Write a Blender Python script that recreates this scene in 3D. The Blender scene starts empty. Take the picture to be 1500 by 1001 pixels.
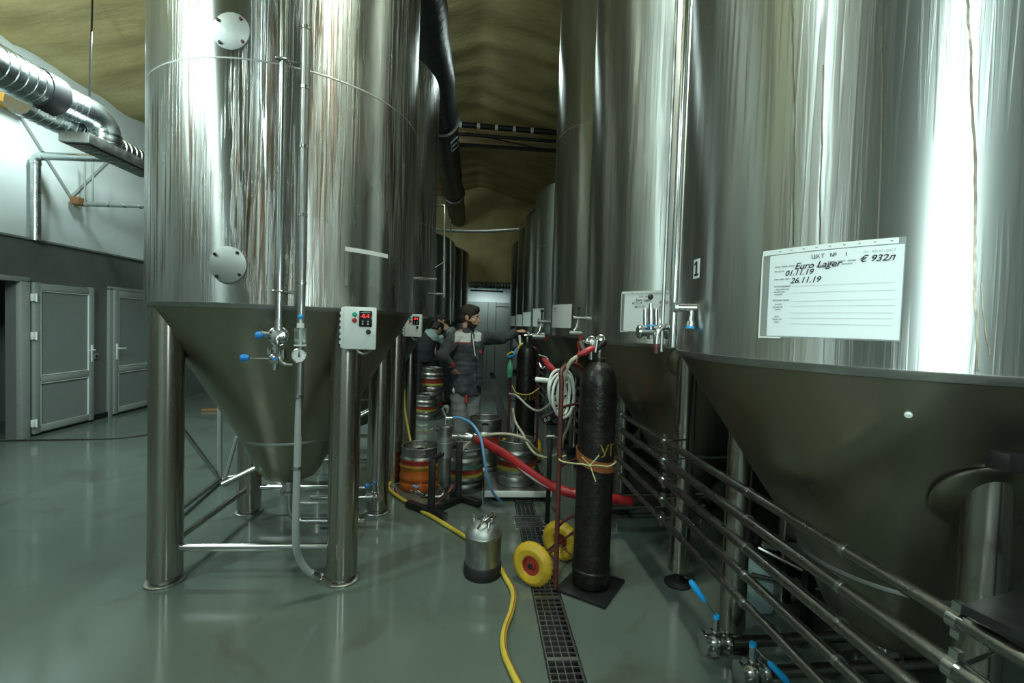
import bpy, bmesh, math, random
from mathutils import Vector, Matrix, Euler, noise
random.seed(7)
scene = bpy.context.scene
PI = math.pi
col = scene.collection
# ------------------------------------------------------------------ camera
CAM_H = 1.56
F_PX = 677.0
YAW, PITCH, ROLL = 0.0813, -0.0326, 0.0332
_f = Vector((math.sin(YAW)*math.cos(PITCH), math.cos(YAW)*math.cos(PITCH), math.sin(PITCH)))
_r = Vector((math.cos(YAW), -math.sin(YAW), 0))
_u = _r.cross(_f)
_r2 = _r*math.cos(ROLL)+_u*math.sin(ROLL)
_u2 = -_r*math.sin(ROLL)+_u*math.cos(ROLL)
cam_data = bpy.data.cameras.new('camera')
cam_data.sensor_width = 36
cam_data.lens = F_PX/1500*36
cam_data.clip_start = 0.05
cam = bpy.data.objects.new('camera', cam_data)
m = Matrix((_r2, _u2, -_f)).transposed().to_4x4()
m.translation = (0, 0, CAM_H)
cam.matrix_world = m
col.objects.link(cam)
scene.camera = cam

def at(px, py, Y):
    """world point at distance Y along the aisle, seen at a photo pixel"""
    d = _f+_r2*((px-750)/F_PX)+_u2*((500.5-py)/F_PX)
    return Vector((0, 0, CAM_H))+d*(Y/d.y)

# ------------------------------------------------------------------ world, light, exposure
w = bpy.data.worlds.new('world'); scene.world = w; w.use_nodes = True
w.node_tree.nodes['Background'].inputs[0].default_value = (0.75, 1, 0.97, 1)
w.node_tree.nodes['Background'].inputs[1].default_value = 0.006
scene.view_settings.view_transform = 'Standard'
scene.view_settings.look = 'None'
scene.view_settings.exposure = 0.0
scene.view_settings.gamma = 1.0
scene.view_settings.use_curve_mapping = False
def area(name, loc, target, sx, sy, power, color=(0.80, 1.0, 0.97)):
    l = bpy.data.lights.new(name, 'AREA'); l.shape = 'RECTANGLE'
    l.size, l.size_y, l.energy, l.color = sx, sy, power, color
    o = bpy.data.objects.new(name, l); o.location = loc
    o.rotation_euler = (Vector(target)-Vector(loc)).to_track_quat('-Z', 'Y').to_euler()
    col.objects.link(o)
    return o
area('camera_flash', (0.50, 0.0, 1.82), (0.45, 2.6, 0.95), 0.28, 0.28, 17)  # unseen photographer's flash beside the camera, no fixture modelled
area('fill_behind', (-1.6, -3.4, 5.0), (-1.4, -3.2, 0), 0.3, 1.2, 150)  # added fill: lights the room behind the camera for the steel to reflect
area('hall_lamp_near', (-3.7, 0.5, 4.5), (-3.4, 1.6, 0), 0.10, 0.5, 95)
area('hall_lamp_far', (-3.6, 5.4, 4.5), (-4.2, 5.6, 0.6), 0.25, 1.2, 150)
area('aisle_lamp_near', (0.35, 2.0, 5.4), (0.3, 2.9, 0), 0.25, 1.0, 105, (0.93, 1.0, 0.84))
area('aisle_lamp_middle', (0.3, 6.9, 5.3), (0.2, 7.2, 0), 0.25, 1.0, 20)
area('door_fill', (0.35, 14.78, 2.60), (0.35, 15.4, 0.9), 1.0, 0.08, 9)  # added fill that brightens the far door
area('hall_ceiling_fill', (-3.1, 1.6, 3.5), (-3.6, 4.8, 5.0), 0.25, 1.2, 120)  # added fill aimed up to brighten the foam over the hall
area('aisle_ceiling_fill', (0.2, 2.0, 4.3), (0.2, 5.0, 6.1), 0.25, 1.0, 9)  # added fill aimed up to brighten the ceiling above the aisle

# ------------------------------------------------------------------ materials
def mat(name, base, rough=0.5, metal=0.0, noise_amt=0.0, noise_scale=8.0, bump=0.0, bump_scale=40.0,
        base2=None, spec=0.5, stretch=None, aniso=0.0, coat=0.0, trans=0.0, emit=None, alpha=1.0):
    M = bpy.data.materials.new(name); M.use_nodes = True
    nt = M.node_tree; b = nt.nodes['Principled BSDF']
    b.inputs['Base Color'].default_value = (*base, 1)
    b.inputs['Roughness'].default_value = rough
    b.inputs['Metallic'].default_value = metal
    b.inputs['Specular IOR Level'].default_value = spec
    b.inputs['Coat Weight'].default_value = coat
    b.inputs['Transmission Weight'].default_value = trans
    b.inputs['Alpha'].default_value = alpha
    if emit:
        b.inputs['Emission Color'].default_value = (*emit[0], 1); b.inputs['Emission Strength'].default_value = emit[1]
    tc = nt.nodes.new('ShaderNodeTexCoord')
    mp = nt.nodes.new('ShaderNodeMapping'); nt.links.new(tc.outputs['Object'], mp.inputs[0])
    if stretch: mp.inputs['Scale'].default_value = stretch
    if base2 is not None or noise_amt:
        n = nt.nodes.new('ShaderNodeTexNoise'); n.inputs['Scale'].default_value = noise_scale; n.inputs['Detail'].default_value = 6
        nt.links.new(mp.outputs[0], n.inputs['Vector'])
        cr = nt.nodes.new('ShaderNodeValToRGB'); nt.links.new(n.outputs['Fac'], cr.inputs[0])
        b2 = base2 if base2 is not None else tuple(c*(1-noise_amt) for c in base)
        cr.color_ramp.elements[0].position = 0.35; cr.color_ramp.elements[1].position = 0.68
        cr.color_ramp.elements[0].color = (*b2, 1); cr.color_ramp.elements[1].color = (*base, 1)
        nt.links.new(cr.outputs[0], b.inputs['Base Color'])
        mr = nt.nodes.new('ShaderNodeMapRange'); nt.links.new(n.outputs['Fac'], mr.inputs[0])
        mr.inputs[1].default_value = 0.3; mr.inputs[2].default_value = 0.7
        mr.inputs[3].default_value = min(1, rough*1.25); mr.inputs[4].default_value = rough*0.8
        nt.links.new(mr.outputs[0], b.inputs['Roughness'])
    if bump:
        n2 = nt.nodes.new('ShaderNodeTexNoise'); n2.inputs['Scale'].default_value = bump_scale; n2.inputs['Detail'].default_value = 4
        nt.links.new(mp.outputs[0], n2.inputs['Vector'])
        bp = nt.nodes.new('ShaderNodeBump'); bp.inputs['Strength'].default_value = bump; bp.inputs['Distance'].default_value = 0.02
        nt.links.new(n2.outputs['Fac'], bp.inputs['Height']); nt.links.new(bp.outputs[0], b.inputs['Normal'])
    if aniso:
        b.inputs['Anisotropic'].default_value = aniso; b.inputs['Anisotropic Rotation'].default_value = 0.25
        tg = nt.nodes.new('ShaderNodeTangent'); tg.direction_type = 'RADIAL'; tg.axis = 'Z'
        nt.links.new(tg.outputs[0], b.inputs['Tangent'])
    return M

def shell_mat(name, steel, dirt, rough, aniso, streak, seed, bump=0.15, dirt_lo=0.52):
    """brushed stainless sheet wrapped round an upright vessel, with vertical run marks and brown residue"""
    M = bpy.data.materials.new(name); M.use_nodes = True
    nt = M.node_tree; N = nt.nodes; L = nt.links; b = N['Principled BSDF']
    b.inputs['Metallic'].default_value = 1.0
    b.inputs['Anisotropic'].default_value = aniso; b.inputs['Anisotropic Rotation'].default_value = 0.25
    tg = N.new('ShaderNodeTangent'); tg.direction_type = 'RADIAL'; tg.axis = 'Z'; L.new(tg.outputs[0], b.inputs['Tangent'])
    tc = N.new('ShaderNodeTexCoord'); sp = N.new('ShaderNodeSeparateXYZ'); L.new(tc.outputs['Object'], sp.inputs[0])
    an = N.new('ShaderNodeMath'); an.operation = 'ARCTAN2'; L.new(sp.outputs[1], an.inputs[0]); L.new(sp.outputs[0], an.inputs[1])
    def streaks(fa, fz, detail=5, off=0.0, dist=0.0):
        a = N.new('ShaderNodeMath'); a.operation = 'MULTIPLY'; a.inputs[1].default_value = fa; L.new(an.outputs[0], a.inputs[0])
        z = N.new('ShaderNodeMath'); z.operation = 'MULTIPLY'; z.inputs[1].default_value = fz; L.new(sp.outputs[2], z.inputs[0])
        c = N.new('ShaderNodeCombineXYZ'); L.new(a.outputs[0], c.inputs[0]); L.new(z.outputs[0], c.inputs[1]); c.inputs[2].default_value = seed+off
        n = N.new('ShaderNodeTexNoise'); n.inputs['Scale'].default_value = 1; n.inputs['Detail'].default_value = detail; n.inputs['Distortion'].default_value = dist
        L.new(c.outputs[0], n.inputs['Vector']); return n.outputs['Fac']
    def ramp(src, lo, hi, c0, c1):
        r = N.new('ShaderNodeValToRGB'); L.new(src, r.inputs[0]); r.color_ramp.elements[0].position = lo; r.color_ramp.elements[1].position = hi
        r.color_ramp.elements[0].color = (*c0, 1); r.color_ramp.elements[1].color = (*c1, 1); return r.outputs[0]
    def mul(a, c):
        q = N.new('ShaderNodeMath'); q.operation = 'MULTIPLY'; L.new(a, q.inputs[0]); L.new(c, q.inputs[1]); return q.outputs[0]
    def mixc(f, a, c):
        q = N.new('ShaderNodeMix'); q.data_type = 'RGBA'; L.new(f, q.inputs[0]); L.new(a, q.inputs[6]); L.new(c, q.inputs[7]); return q.outputs[2]
    runs = ramp(streaks(52, 1.3, 6, 0, 0.6), 0.47, 0.62, (0, 0, 0), (1, 1, 1))     # narrow condensation runs
    patch = ramp(streaks(2.3, 0.9, 3, 5), 0.40, 0.56, (0, 0, 0), (1, 1, 1))         # where the wet patches are
    broad = streaks(5, 0.25, 4, 9)
    rgb = N.new('ShaderNodeRGB'); rgb.outputs[0].default_value = (*steel, 1)
    rgb2 = N.new('ShaderNodeRGB'); rgb2.outputs[0].default_value = (*[c*0.80 for c in steel], 1)
    rgb3 = N.new('ShaderNodeRGB'); rgb3.outputs[0].default_value = (*dirt, 1)
    base = mixc(ramp(broad, 0.35, 0.65, (0, 0, 0), (1, 1, 1)), rgb2.outputs[0], rgb.outputs[0])
    st = N.new('ShaderNodeMath'); st.operation = 'MULTIPLY'; st.inputs[1].default_value = streak
    L.new(mul(runs, patch), st.inputs[0])
    base = mixc(st.outputs[0], base, rgb3.outputs[0])
    bd = ramp(streaks(3.1, 0.5, 5, 21), dirt_lo, dirt_lo+0.22, (0, 0, 0), (0.55, 0.55, 0.55))
    base = mixc(bd, base, rgb3.outputs[0])
    L.new(base, b.inputs['Base Color'])
    mr = N.new('ShaderNodeMapRange'); L.new(mul(runs, patch), mr.inputs[0]); mr.inputs[3].default_value = rough; mr.inputs[4].default_value = min(1, rough+0.12)
    pm = ramp(streaks(1.6, 0.8, 5, 33, 0.8), 0.47, 0.60, (0, 0, 0), (1, 1, 1))      # matt breath of condensation
    ad = N.new('ShaderNodeMath'); ad.operation = 'MULTIPLY_ADD'; ad.inputs[1].default_value = 0.07*streak; L.new(pm, ad.inputs[0]); L.new(mr.outputs[0], ad.inputs[2])
    L.new(ad.outputs[0], b.inputs['Roughness'])
    bp = N.new('ShaderNodeBump'); bp.inputs['Strength'].default_value = bump; bp.inputs['Distance'].default_value = 0.004
    L.new(mul(runs, patch), bp.inputs['Height']); L.new(bp.outputs[0], b.inputs['Normal'])
    return M

M = {}
M['shell_left'] = shell_mat('steel_shell_left', (0.52, 0.55, 0.53), (0.17, 0.12, 0.08), 0.27, 0.96, 1.0, 1.7, 0.35, 0.46)
M['shell_right'] = shell_mat('steel_shell_right', (0.54, 0.58, 0.56), (0.30, 0.26, 0.21), 0.36, 0.93, 0.35, 8.3, 0.08, 0.56)
M['shell_far'] = shell_mat('steel_shell_far', (0.48, 0.51, 0.48), (0.30, 0.27, 0.22), 0.34, 0.92, 0.3, 4.1, 0.05)
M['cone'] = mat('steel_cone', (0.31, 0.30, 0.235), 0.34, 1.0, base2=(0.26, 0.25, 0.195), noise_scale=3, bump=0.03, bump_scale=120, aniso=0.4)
M['leg'] = mat('steel_leg', (0.46, 0.45, 0.41), 0.24, 1.0, base2=(0.36, 0.33, 0.29), noise_scale=7, stretch=(3, 3, 0.35), aniso=0.6)
M['steel'] = mat('polished_steel', (0.60, 0.62, 0.60), 0.2, 1.0, noise_amt=0.15, noise_scale=10)
M['steel_dull'] = mat('dull_steel', (0.42, 0.44, 0.42), 0.38, 1.0, base2=(0.32, 0.32, 0.30), noise_scale=12)
M['pipe_steel'] = mat('pipe_steel', (0.30, 0.31, 0.29), 0.3, 1.0, base2=(0.22, 0.22, 0.20), noise_scale=20)
M['weld'] = mat('ground_weld', (0.34, 0.36, 0.34), 0.5, 1.0)
M['cover'] = mat('matt_cover_steel', (0.46, 0.49, 0.47), 0.52, 1.0, noise_amt=0.15)
M['galv'] = mat('galvanised_duct', (0.55, 0.60, 0.60), 0.28, 1.0, base2=(0.42, 0.47, 0.47), noise_scale=9, bump=0.05, bump_scale=30)
M['black_duct'] = mat('black_foil_duct', (0.018, 0.022, 0.026), 0.4, 0.0, bump=0.6, bump_scale=9)
M['black'] = mat('black_paint', (0.012, 0.013, 0.014), 0.38, 0.0, noise_amt=0.4, noise_scale=20)
M['rubber'] = mat('black_rubber', (0.01, 0.01, 0.011), 0.55)
M['iron'] = mat('black_iron_frame', (0.03, 0.031, 0.032), 0.32, 0.5, noise_amt=0.4, noise_scale=15)
M['cyl_paint'] = mat('worn_black_cylinder_paint', (0.006, 0.006, 0.006), 0.34, 0.0, base2=(0.012, 0.009, 0.007), spec=0.35, noise_scale=13, bump=0.25, bump_scale=35)
M['white_paint'] = mat('white_enamel', (0.72, 0.76, 0.74), 0.35)
M['door_white'] = mat('grey_white_plastic', (0.27, 0.30, 0.285), 0.45, noise_amt=0.06, noise_scale=30)
M['door_panel'] = mat('grey_white_panel', (0.20, 0.225, 0.215), 0.5, noise_amt=0.05, noise_scale=60)
M['wall_grey'] = mat('grey_partition_paint', (0.135, 0.148, 0.138), 0.6, base2=(0.115, 0.128, 0.118), noise_scale=3, bump=0.05, bump_scale=200)
M['wall_white'] = mat('white_wall_paint', (0.70, 0.76, 0.75), 0.7, base2=(0.62, 0.69, 0.68), noise_scale=1.3, bump=0.06, bump_scale=18)
M['wall_dark'] = mat('plain_wall_plaster', (0.20, 0.21, 0.19), 0.8, base2=(0.15, 0.16, 0.145), noise_scale=2)
M['foam'] = mat('sprayed_yellow_foam', (0.60, 0.50, 0.25), 0.75, base2=(0.42, 0.34, 0.15), noise_scale=1.1, bump=0.5, bump_scale=5, stretch=(1, 2.6, 1))
M['beam'] = mat('timber_beam', (0.55, 0.43, 0.24), 0.7, base2=(0.42, 0.31, 0.16), noise_scale=6, stretch=(0.3, 3, 3))
M['orange_beam'] = mat('orange_beam_paint', (0.50, 0.27, 0.03), 0.6, noise_amt=0.3, noise_scale=4)
M['blue'] = mat('blue_plastic', (0.02, 0.22, 0.62), 0.28)
M['cyan'] = mat('bright_blue_grip', (0.01, 0.33, 0.75), 0.4)
M['red'] = mat('red_rubber_hose', (0.42, 0.025, 0.03), 0.35, noise_amt=0.3, noise_scale=25)
M['red_paint'] = mat('red_band_paint', (0.38, 0.045, 0.03), 0.4, noise_amt=0.4, noise_scale=14)
M['rust_red'] = mat('rusty_red_paint', (0.11, 0.025, 0.02), 0.45, base2=(0.06, 0.02, 0.015), noise_scale=25)
M['orange'] = mat('orange_band_paint', (0.55, 0.13, 0.02), 0.35, noise_amt=0.3, noise_scale=9)
M['amber'] = mat('amber_band_paint', (0.48, 0.22, 0.03), 0.38, noise_amt=0.3, noise_scale=9)
M['lime'] = mat('lime_band_paint', (0.34, 0.36, 0.05), 0.4, noise_amt=0.3, noise_scale=14)
M['green_band'] = mat('green_band_paint', (0.03, 0.10, 0.07), 0.4)
M['yellow'] = mat('yellow_rubber', (0.58, 0.40, 0.02), 0.5, base2=(0.44, 0.28, 0.02), noise_scale=16)
M['yellow_hose'] = mat('yellow_hose_rubber', (0.58, 0.47, 0.06), 0.38, noise_amt=0.15, noise_scale=12)
M['white_hose'] = mat('translucent_white_hose', (0.62, 0.66, 0.62), 0.3)
M['grey_hose'] = mat('grey_hose', (0.30, 0.34, 0.32), 0.3)
M['cream_hose'] = mat('cream_hose', (0.50, 0.49, 0.36), 0.35)
M['blue_hose'] = mat('pale_blue_hose', (0.13, 0.34, 0.60), 0.3)
M['pink_hose'] = mat('dull_red_hose', (0.30, 0.11, 0.08), 0.4)
M['paper'] = mat('paper_sheet', (0.74, 0.80, 0.80), 0.7)
M['pocket'] = mat('clear_plastic_pocket', (0.75, 0.82, 0.80), 0.12, alpha=0.22)
M['tape'] = mat('white_tape', (0.68, 0.73, 0.70), 0.45)
M['ink'] = mat('black_ink', (0.008, 0.008, 0.01), 0.6)
M['print'] = mat('grey_print', (0.30, 0.33, 0.34), 0.7)
M['yellow_paint'] = mat('worn_yellow_lettering', (0.42, 0.29, 0.03), 0.5, base2=(0.12, 0.09, 0.02), noise_scale=45)
M['belt'] = mat('orange_leather_belt', (0.30, 0.09, 0.025), 0.5, noise_amt=0.4, noise_scale=18)
M['wire'] = mat('yellow_green_wire', (0.45, 0.48, 0.22), 0.4)
M['glass'] = mat('sight_glass', (0.85, 0.95, 0.95), 0.03, trans=1.0)
M['screen'] = mat('black_display', (0.006, 0.007, 0.008), 0.15)
M['digit'] = mat('red_led_digit', (0.3, 0.0, 0.0), 0.4, emit=((1, 0.03, 0.02), 3.0))
M['redbutton'] = mat('red_button', (0.40, 0.02, 0.015), 0.3)
M['greenbutton'] = mat('green_button', (0.03, 0.35, 0.25), 0.3)
M['box'] = mat('light_grey_enclosure', (0.66, 0.70, 0.67), 0.35)
M['dial'] = mat('white_dial', (0.8, 0.83, 0.8), 0.3)
M['drip'] = mat('brown_drip_stain', (0.23, 0.20, 0.155), 0.40, 0.85, noise_amt=0.4, noise_scale=30)
M['skin'] = mat('skin', (0.50, 0.29, 0.20), 0.5)
M['hair'] = mat('dark_brown_hair', (0.022, 0.014, 0.010), 0.55, bump=0.6, bump_scale=120)
M['jacket'] = mat('charcoal_work_cloth', (0.060, 0.070, 0.080), 0.75, noise_amt=0.45, noise_scale=9, bump=1.0, bump_scale=9)
M['jacket_light'] = mat('light_grey_yoke_cloth', (0.52, 0.56, 0.56), 0.8, bump=0.2, bump_scale=25)
M['jacket_red'] = mat('red_trim_cloth', (0.42, 0.03, 0.03), 0.7)
M['trouser'] = mat('grey_trouser_cloth', (0.24, 0.26, 0.26), 0.8, noise_amt=0.3, noise_scale=10, bump=0.4, bump_scale=18)
M['sage'] = mat('sage_grey_cloth', (0.22, 0.26, 0.23), 0.8, noise_amt=0.2, noise_scale=12)
M['teal_cloth'] = mat('pale_teal_cloth', (0.25, 0.36, 0.35), 0.8)
M['navy_cloth'] = mat('dark_navy_cloth', (0.012, 0.015, 0.020), 0.8)
M['cardboard'] = mat('grey_board', (0.30, 0.31, 0.27), 0.7, noise_amt=0.2)
M['green_plastic'] = mat('green_plastic_bottle', (0.10, 0.38, 0.22), 0.35)
M['brown_wood'] = mat('brown_wood_scrap', (0.22, 0.11, 0.04), 0.6)

# wet floor: grey-green epoxy with a water film, stains and dry spots
def floor_mat():
    F = bpy.data.materials.new('wet_grey_green_floor'); F.use_nodes = True
    nt = F.node_tree; N = nt.nodes; L = nt.links; b = N['Principled BSDF']
    tc = N.new('ShaderNodeTexCoord')
    def nz(scale, detail=5, dist=0.0):
        n = N.new('ShaderNodeTexNoise'); n.inputs['Scale'].default_value = scale; n.inputs['Detail'].default_value = detail; n.inputs['Distortion'].default_value = dist
        L.new(tc.outputs['Object'], n.inputs['Vector']); return n.outputs['Fac']
    r = N.new('ShaderNodeValToRGB'); L.new(nz(0.9, 6, 0.4), r.inputs[0])
    e = r.color_ramp.elements; e[0].position = 0.3; e[0].color = (0.088, 0.112, 0.096, 1); e[1].position = 0.65; e[1].color = (0.116, 0.145, 0.124, 1)
    r2 = N.new('ShaderNodeValToRGB'); L.new(nz(1.7, 7, 1.0), r2.inputs[0]); e = r2.color_ramp.elements
    e[0].position = 0.57; e[0].color = (0, 0, 0, 1); e[1].position = 0.74; e[1].color = (0.7, 0.7, 0.7, 1)
    st = N.new('ShaderNodeRGB'); st.outputs[0].default_value = (0.060, 0.058, 0.042, 1)
    mx = N.new('ShaderNodeMix'); mx.data_type = 'RGBA'; L.new(r2.outputs[0], mx.inputs[0]); L.new(r.outputs[0], mx.inputs[6]); L.new(st.outputs[0], mx.inputs[7])
    L.new(mx.outputs[2], b.inputs['Base Color'])
    mr = N.new('ShaderNodeMapRange'); L.new(nz(1.3, 4), mr.inputs[0]); mr.inputs[1].default_value = 0.35; mr.inputs[2].default_value = 0.7
    mr.inputs[3].default_value = 0.05; mr.inputs[4].default_value = 0.20; L.new(mr.outputs[0], b.inputs['Roughness'])
    bp = N.new('ShaderNodeBump'); bp.inputs['Strength'].default_value = 0.05; bp.inputs['Distance'].default_value = 0.01
    L.new(nz(7, 4), bp.inputs['Height']); L.new(bp.outputs[0], b.inputs['Normal'])
    b.inputs['Specular IOR Level'].default_value = 0.55
    return F
M['floor'] = floor_mat()

# ------------------------------------------------------------------ mesh helpers
class MB:
    def __init__(s): s.v = []; s.f = []; s.mi = []
    def add(s, vs, fs, mi=0):
        o = len(s.v); s.v += [tuple(v) for v in vs]; s.f += [tuple(i+o for i in f) for f in fs]; s.mi += [mi]*len(fs); return s
    def box(s, c, size, rot=None, mi=0, bev=0.0):
        x, y, z = [d/2 for d in size]
        if bev > 0:
            b = min(bev, x*.9, y*.9, z*.9); vs = []
            # box with chamfered vertical/horizontal edges: convex hull of 24 points via 3 slabs
            bm = bmesh.new(); bmesh.ops.create_cube(bm, size=1.0)
            for v in bm.verts: v.co = Vector((v.co.x*2*x, v.co.y*2*y, v.co.z*2*z))
            bmesh.ops.bevel(bm, geom=bm.edges[:], offset=b, segments=2, profile=0.5, affect='EDGES')
            vs = [v.co.copy() for v in bm.verts]; bm.verts.index_update(); fs = [[v.index for v in f.verts] for f in bm.faces]; bm.free()
        else:
            vs = [Vector((a*x, b*y, c2*z)) for a in (-1, 1) for b in (-1, 1) for c2 in (-1, 1)]
            fs = [(0, 1, 3, 2), (4, 6, 7, 5), (0, 4, 5, 1), (2, 3, 7, 6), (0, 2, 6, 4), (1, 5, 7, 3)]
        c = Vector(c)
        if rot is not None:
            R = rot if isinstance(rot, Matrix) else Euler(rot).to_matrix()
            vs = [R@v for v in vs]
        return s.add([v+c for v in vs], fs, mi)
    def tube(s, pts, r, n=10, caps=True, closed=False, mi=0):
        pts = [Vector(p) for p in pts]; k = len(pts)
        rs = r if isinstance(r, (list, tuple)) else [r]*k
        rings = []; prev = None
        for i, p in enumerate(pts):
            if closed: t = pts[(i+1) % k]-pts[i-1]
            elif i == 0: t = pts[1]-pts[0]
            elif i == k-1: t = pts[-1]-pts[-2]
            else: t = (pts[i+1]-p).normalized()+(p-pts[i-1]).normalized()
            t.normalize()
            if prev is None:
                a = Vector((0, 0, 1)) if abs(t.z) < 0.9 else Vector((1, 0, 0)); nx = t.cross(a).normalized()
            else:
                nx = (prev-t*prev.dot(t)).normalized()
            prev = nx; ny = t.cross(nx)
            rings.append([p+nx*(math.cos(2*PI*j/n)*rs[i])+ny*(math.sin(2*PI*j/n)*rs[i]) for j in range(n)])
        vs = [v for rg in rings for v in rg]; fs = []
        for i in range(k if closed else k-1):
            a = i*n; b = ((i+1) % k)*n
            for j in range(n): fs.append((a+j, a+(j+1) % n, b+(j+1) % n, b+j))
        if caps and not closed: fs.append(tuple(reversed(range(n)))); fs.append(tuple((k-1)*n+j for j in range(n)))
        return s.add(vs, fs, mi)
    def cyl(s, p0, p1, r0, r1=None, n=20, caps=True, mi=0):
        return s.tube([p0, p1], [r0, r0 if r1 is None else r1], n, caps, mi=mi)
    def lathe(s, prof, c=(0, 0, 0), n=32, axis=(0, 0, 1), cap0=False, cap1=False, mi=0):
        ax = Vector(axis).normalized(); q = Vector((0, 0, 1)).rotation_difference(ax).to_matrix(); c = Vector(c)
        vs = []; fs = []; k = len(prof)
        for (r, z) in prof:
            for j in range(n): vs.append(c+q@Vector((r*math.cos(2*PI*j/n), r*math.sin(2*PI*j/n), z)))
        for i in range(k-1):
            for j in range(n): fs.append((i*n+j, i*n+(j+1) % n, (i+1)*n+(j+1) % n, (i+1)*n+j))
        if cap0: fs.append(tuple(reversed(range(n))))
        if cap1: fs.append(tuple((k-1)*n+j for j in range(n)))
        return s.add(vs, fs, mi)
    def sphere(s, c, r, n=14, mi=0, sc=(1, 1, 1)):
        k = n//2; vs = []; fs = []
        for i in range(k+1):
            t = PI*i/k
            for j in range(n): vs.append((c[0]+sc[0]*r*math.sin(t)*math.cos(2*PI*j/n), c[1]+sc[1]*r*math.sin(t)*math.sin(2*PI*j/n), c[2]+sc[2]*r*math.cos(t)))
        for i in range(k):
            for j in range(n): fs.append((i*n+j, (i+1)*n+j, (i+1)*n+(j+1) % n, i*n+(j+1) % n))
        return s.add(vs, fs, mi)
    def build(s, name, mats, parent=None, smooth=True, local=False, angle=40):
        me = bpy.data.meshes.new(name); me.from_pydata(s.v, [], s.f)
        if not isinstance(mats, (list, tuple)): mats = [mats]
        for x in mats: me.materials.append(M[x] if isinstance(x, str) else x)
        me.polygons.foreach_set('material_index', s.mi)
        me.validate(); me.update()
        if smooth:
            me.polygons.foreach_set('use_smooth', [True]*len(me.polygons)); me.set_sharp_from_angle(angle=math.radians(angle))
        o = bpy.data.objects.new(name, me); col.objects.link(o)
        if parent is not None:
            o.parent = parent
            if not local: o.location = -wloc(parent)
        return o
def wloc(o):
    p = Vector((0, 0, 0))
    while o is not None: p += o.location; o = o.parent
    return p
def tag(o, label=None, cat=None, group=None, kind=None):
    if label: o['label'] = label
    if cat: o['category'] = cat
    if group: o['group'] = group
    if kind: o['kind'] = kind
    return o
def thing(name, label, cat, loc=(0, 0, 0), group=None, rz=0):
    o = bpy.data.objects.new(name, None); o.location = loc; o.rotation_euler = (0, 0, rz); o.empty_display_size = 0.1
    col.objects.link(o); return tag(o, label, cat, group)
def struct(o): return tag(o, kind='structure')
def spline(pts, n=8):
    """smooth curve through points"""
    P = [Vector(p) for p in pts]; P = [P[0]*2-P[1]]+P+[P[-1]*2-P[-2]]; out = []
    for i in range(1, len(P)-2):
        a, b, c, d = P[i-1:i+3]
        for k in range(n):
            t = k/n; out.append(0.5*((2*b)+(c-a)*t+(2*a-5*b+4*c-d)*t*t+(3*b-3*c+d-a)*t**3))
    out.append(P[-2]); return out
_font_cache = {}
def text_verts(s, size, spacing=1.0, shear=0.0, bold=0.0):
    cu = bpy.data.curves.new('t', 'FONT'); cu.body = s; cu.size = size; cu.space_character = spacing; cu.shear = shear; cu.offset = bold; cu.resolution_u = 3
    o = bpy.data.objects.new('t', cu); col.objects.link(o)
    dg = bpy.context.evaluated_depsgraph_get(); dg.update()
    me = bpy.data.meshes.new_from_object(o.evaluated_get(dg))
    vs = [v.co.copy() for v in me.vertices]; fs = [tuple(p.vertices) for p in me.polygons]
    bpy.data.objects.remove(o); bpy.data.curves.remove(cu); bpy.data.meshes.remove(me)
    return vs, fs

# ------------------------------------------------------------------ room shell
XL, XR, Y0, Y1 = -5.46, 4.2, -6.0, 15.4
RIDGE, EAVE = 6.1, 4.68
def drain_x(y): return 0.435+0.0115*y
DW = 0.085    # half width of the channel
fl = MB()
ys = [Y0+i*(Y1-Y0)/40 for i in range(41)]
for i in range(40):
    a, b = ys[i], ys[i+1]
    if b < 0.5: fl.add([(XL-1.6, a, 0), (XR, a, 0), (XR, b, 0), (XL-1.6, b, 0)], [(0, 1, 2, 3)]); continue
    fl.add([(XL-1.6, a, 0), (drain_x(a)-DW, a, 0), (drain_x(b)-DW, b, 0), (XL-1.6, b, 0)], [(0, 1, 2, 3)])
    fl.add([(drain_x(a)+DW, a, 0), (XR, a, 0), (XR, b, 0), (drain_x(b)+DW, b, 0)], [(0, 1, 2, 3)])
floor = struct(fl.build('floor', 'floor', smooth=False))
# drain channel with its grates
ya = [y for y in ys if y >= 0.09]
dr = thing('drain_channel', 'long narrow steel drain with mesh grates set in the wet floor', 'drain', (drain_x(ya[0]), ya[0], -0.001))
tr = MB()
for a, b in zip(ya[:-1], ya[1:]):
    for s1, s2, z1, z2 in ((-1, -1, 0.001, -0.06), (-1, 1, -0.06, -0.06), (1, 1, -0.06, 0.001)):
        tr.add([(drain_x(a)+s1*DW, a, z1), (drain_x(a)+s2*DW, a, z2), (drain_x(b)+s2*DW, b, z2), (drain_x(b)+s1*DW, b, z1)], [(0, 1, 2, 3)])
tr.build('trough', 'iron', dr, smooth=False)
for s in (-1, 1):
    k = MB(); k.tube([(drain_x(y)+s*(DW-0.004), y, -0.005) for y in ya], 0.006, 4); k.build('edge_rail', 'steel_dull', dr, smooth=False)
gm = MB(); GL = 0.5; gw = DW-0.012
for j in range(5): gm.box((-gw+j*gw/2, 0, -0.006), (0.004, GL-0.01, 0.012))
for j in range(13): gm.box((0, -GL/2+0.005+j*(GL-0.01)/12, -0.007), (2*gw, 0.004, 0.010))
gm.box((0, GL/2-0.006, -0.005), (2*gw, 0.012, 0.012)); gm.box((0, -GL/2+0.006, -0.005), (2*gw, 0.012, 0.012))
gme = None
yy = 0.85
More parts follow.
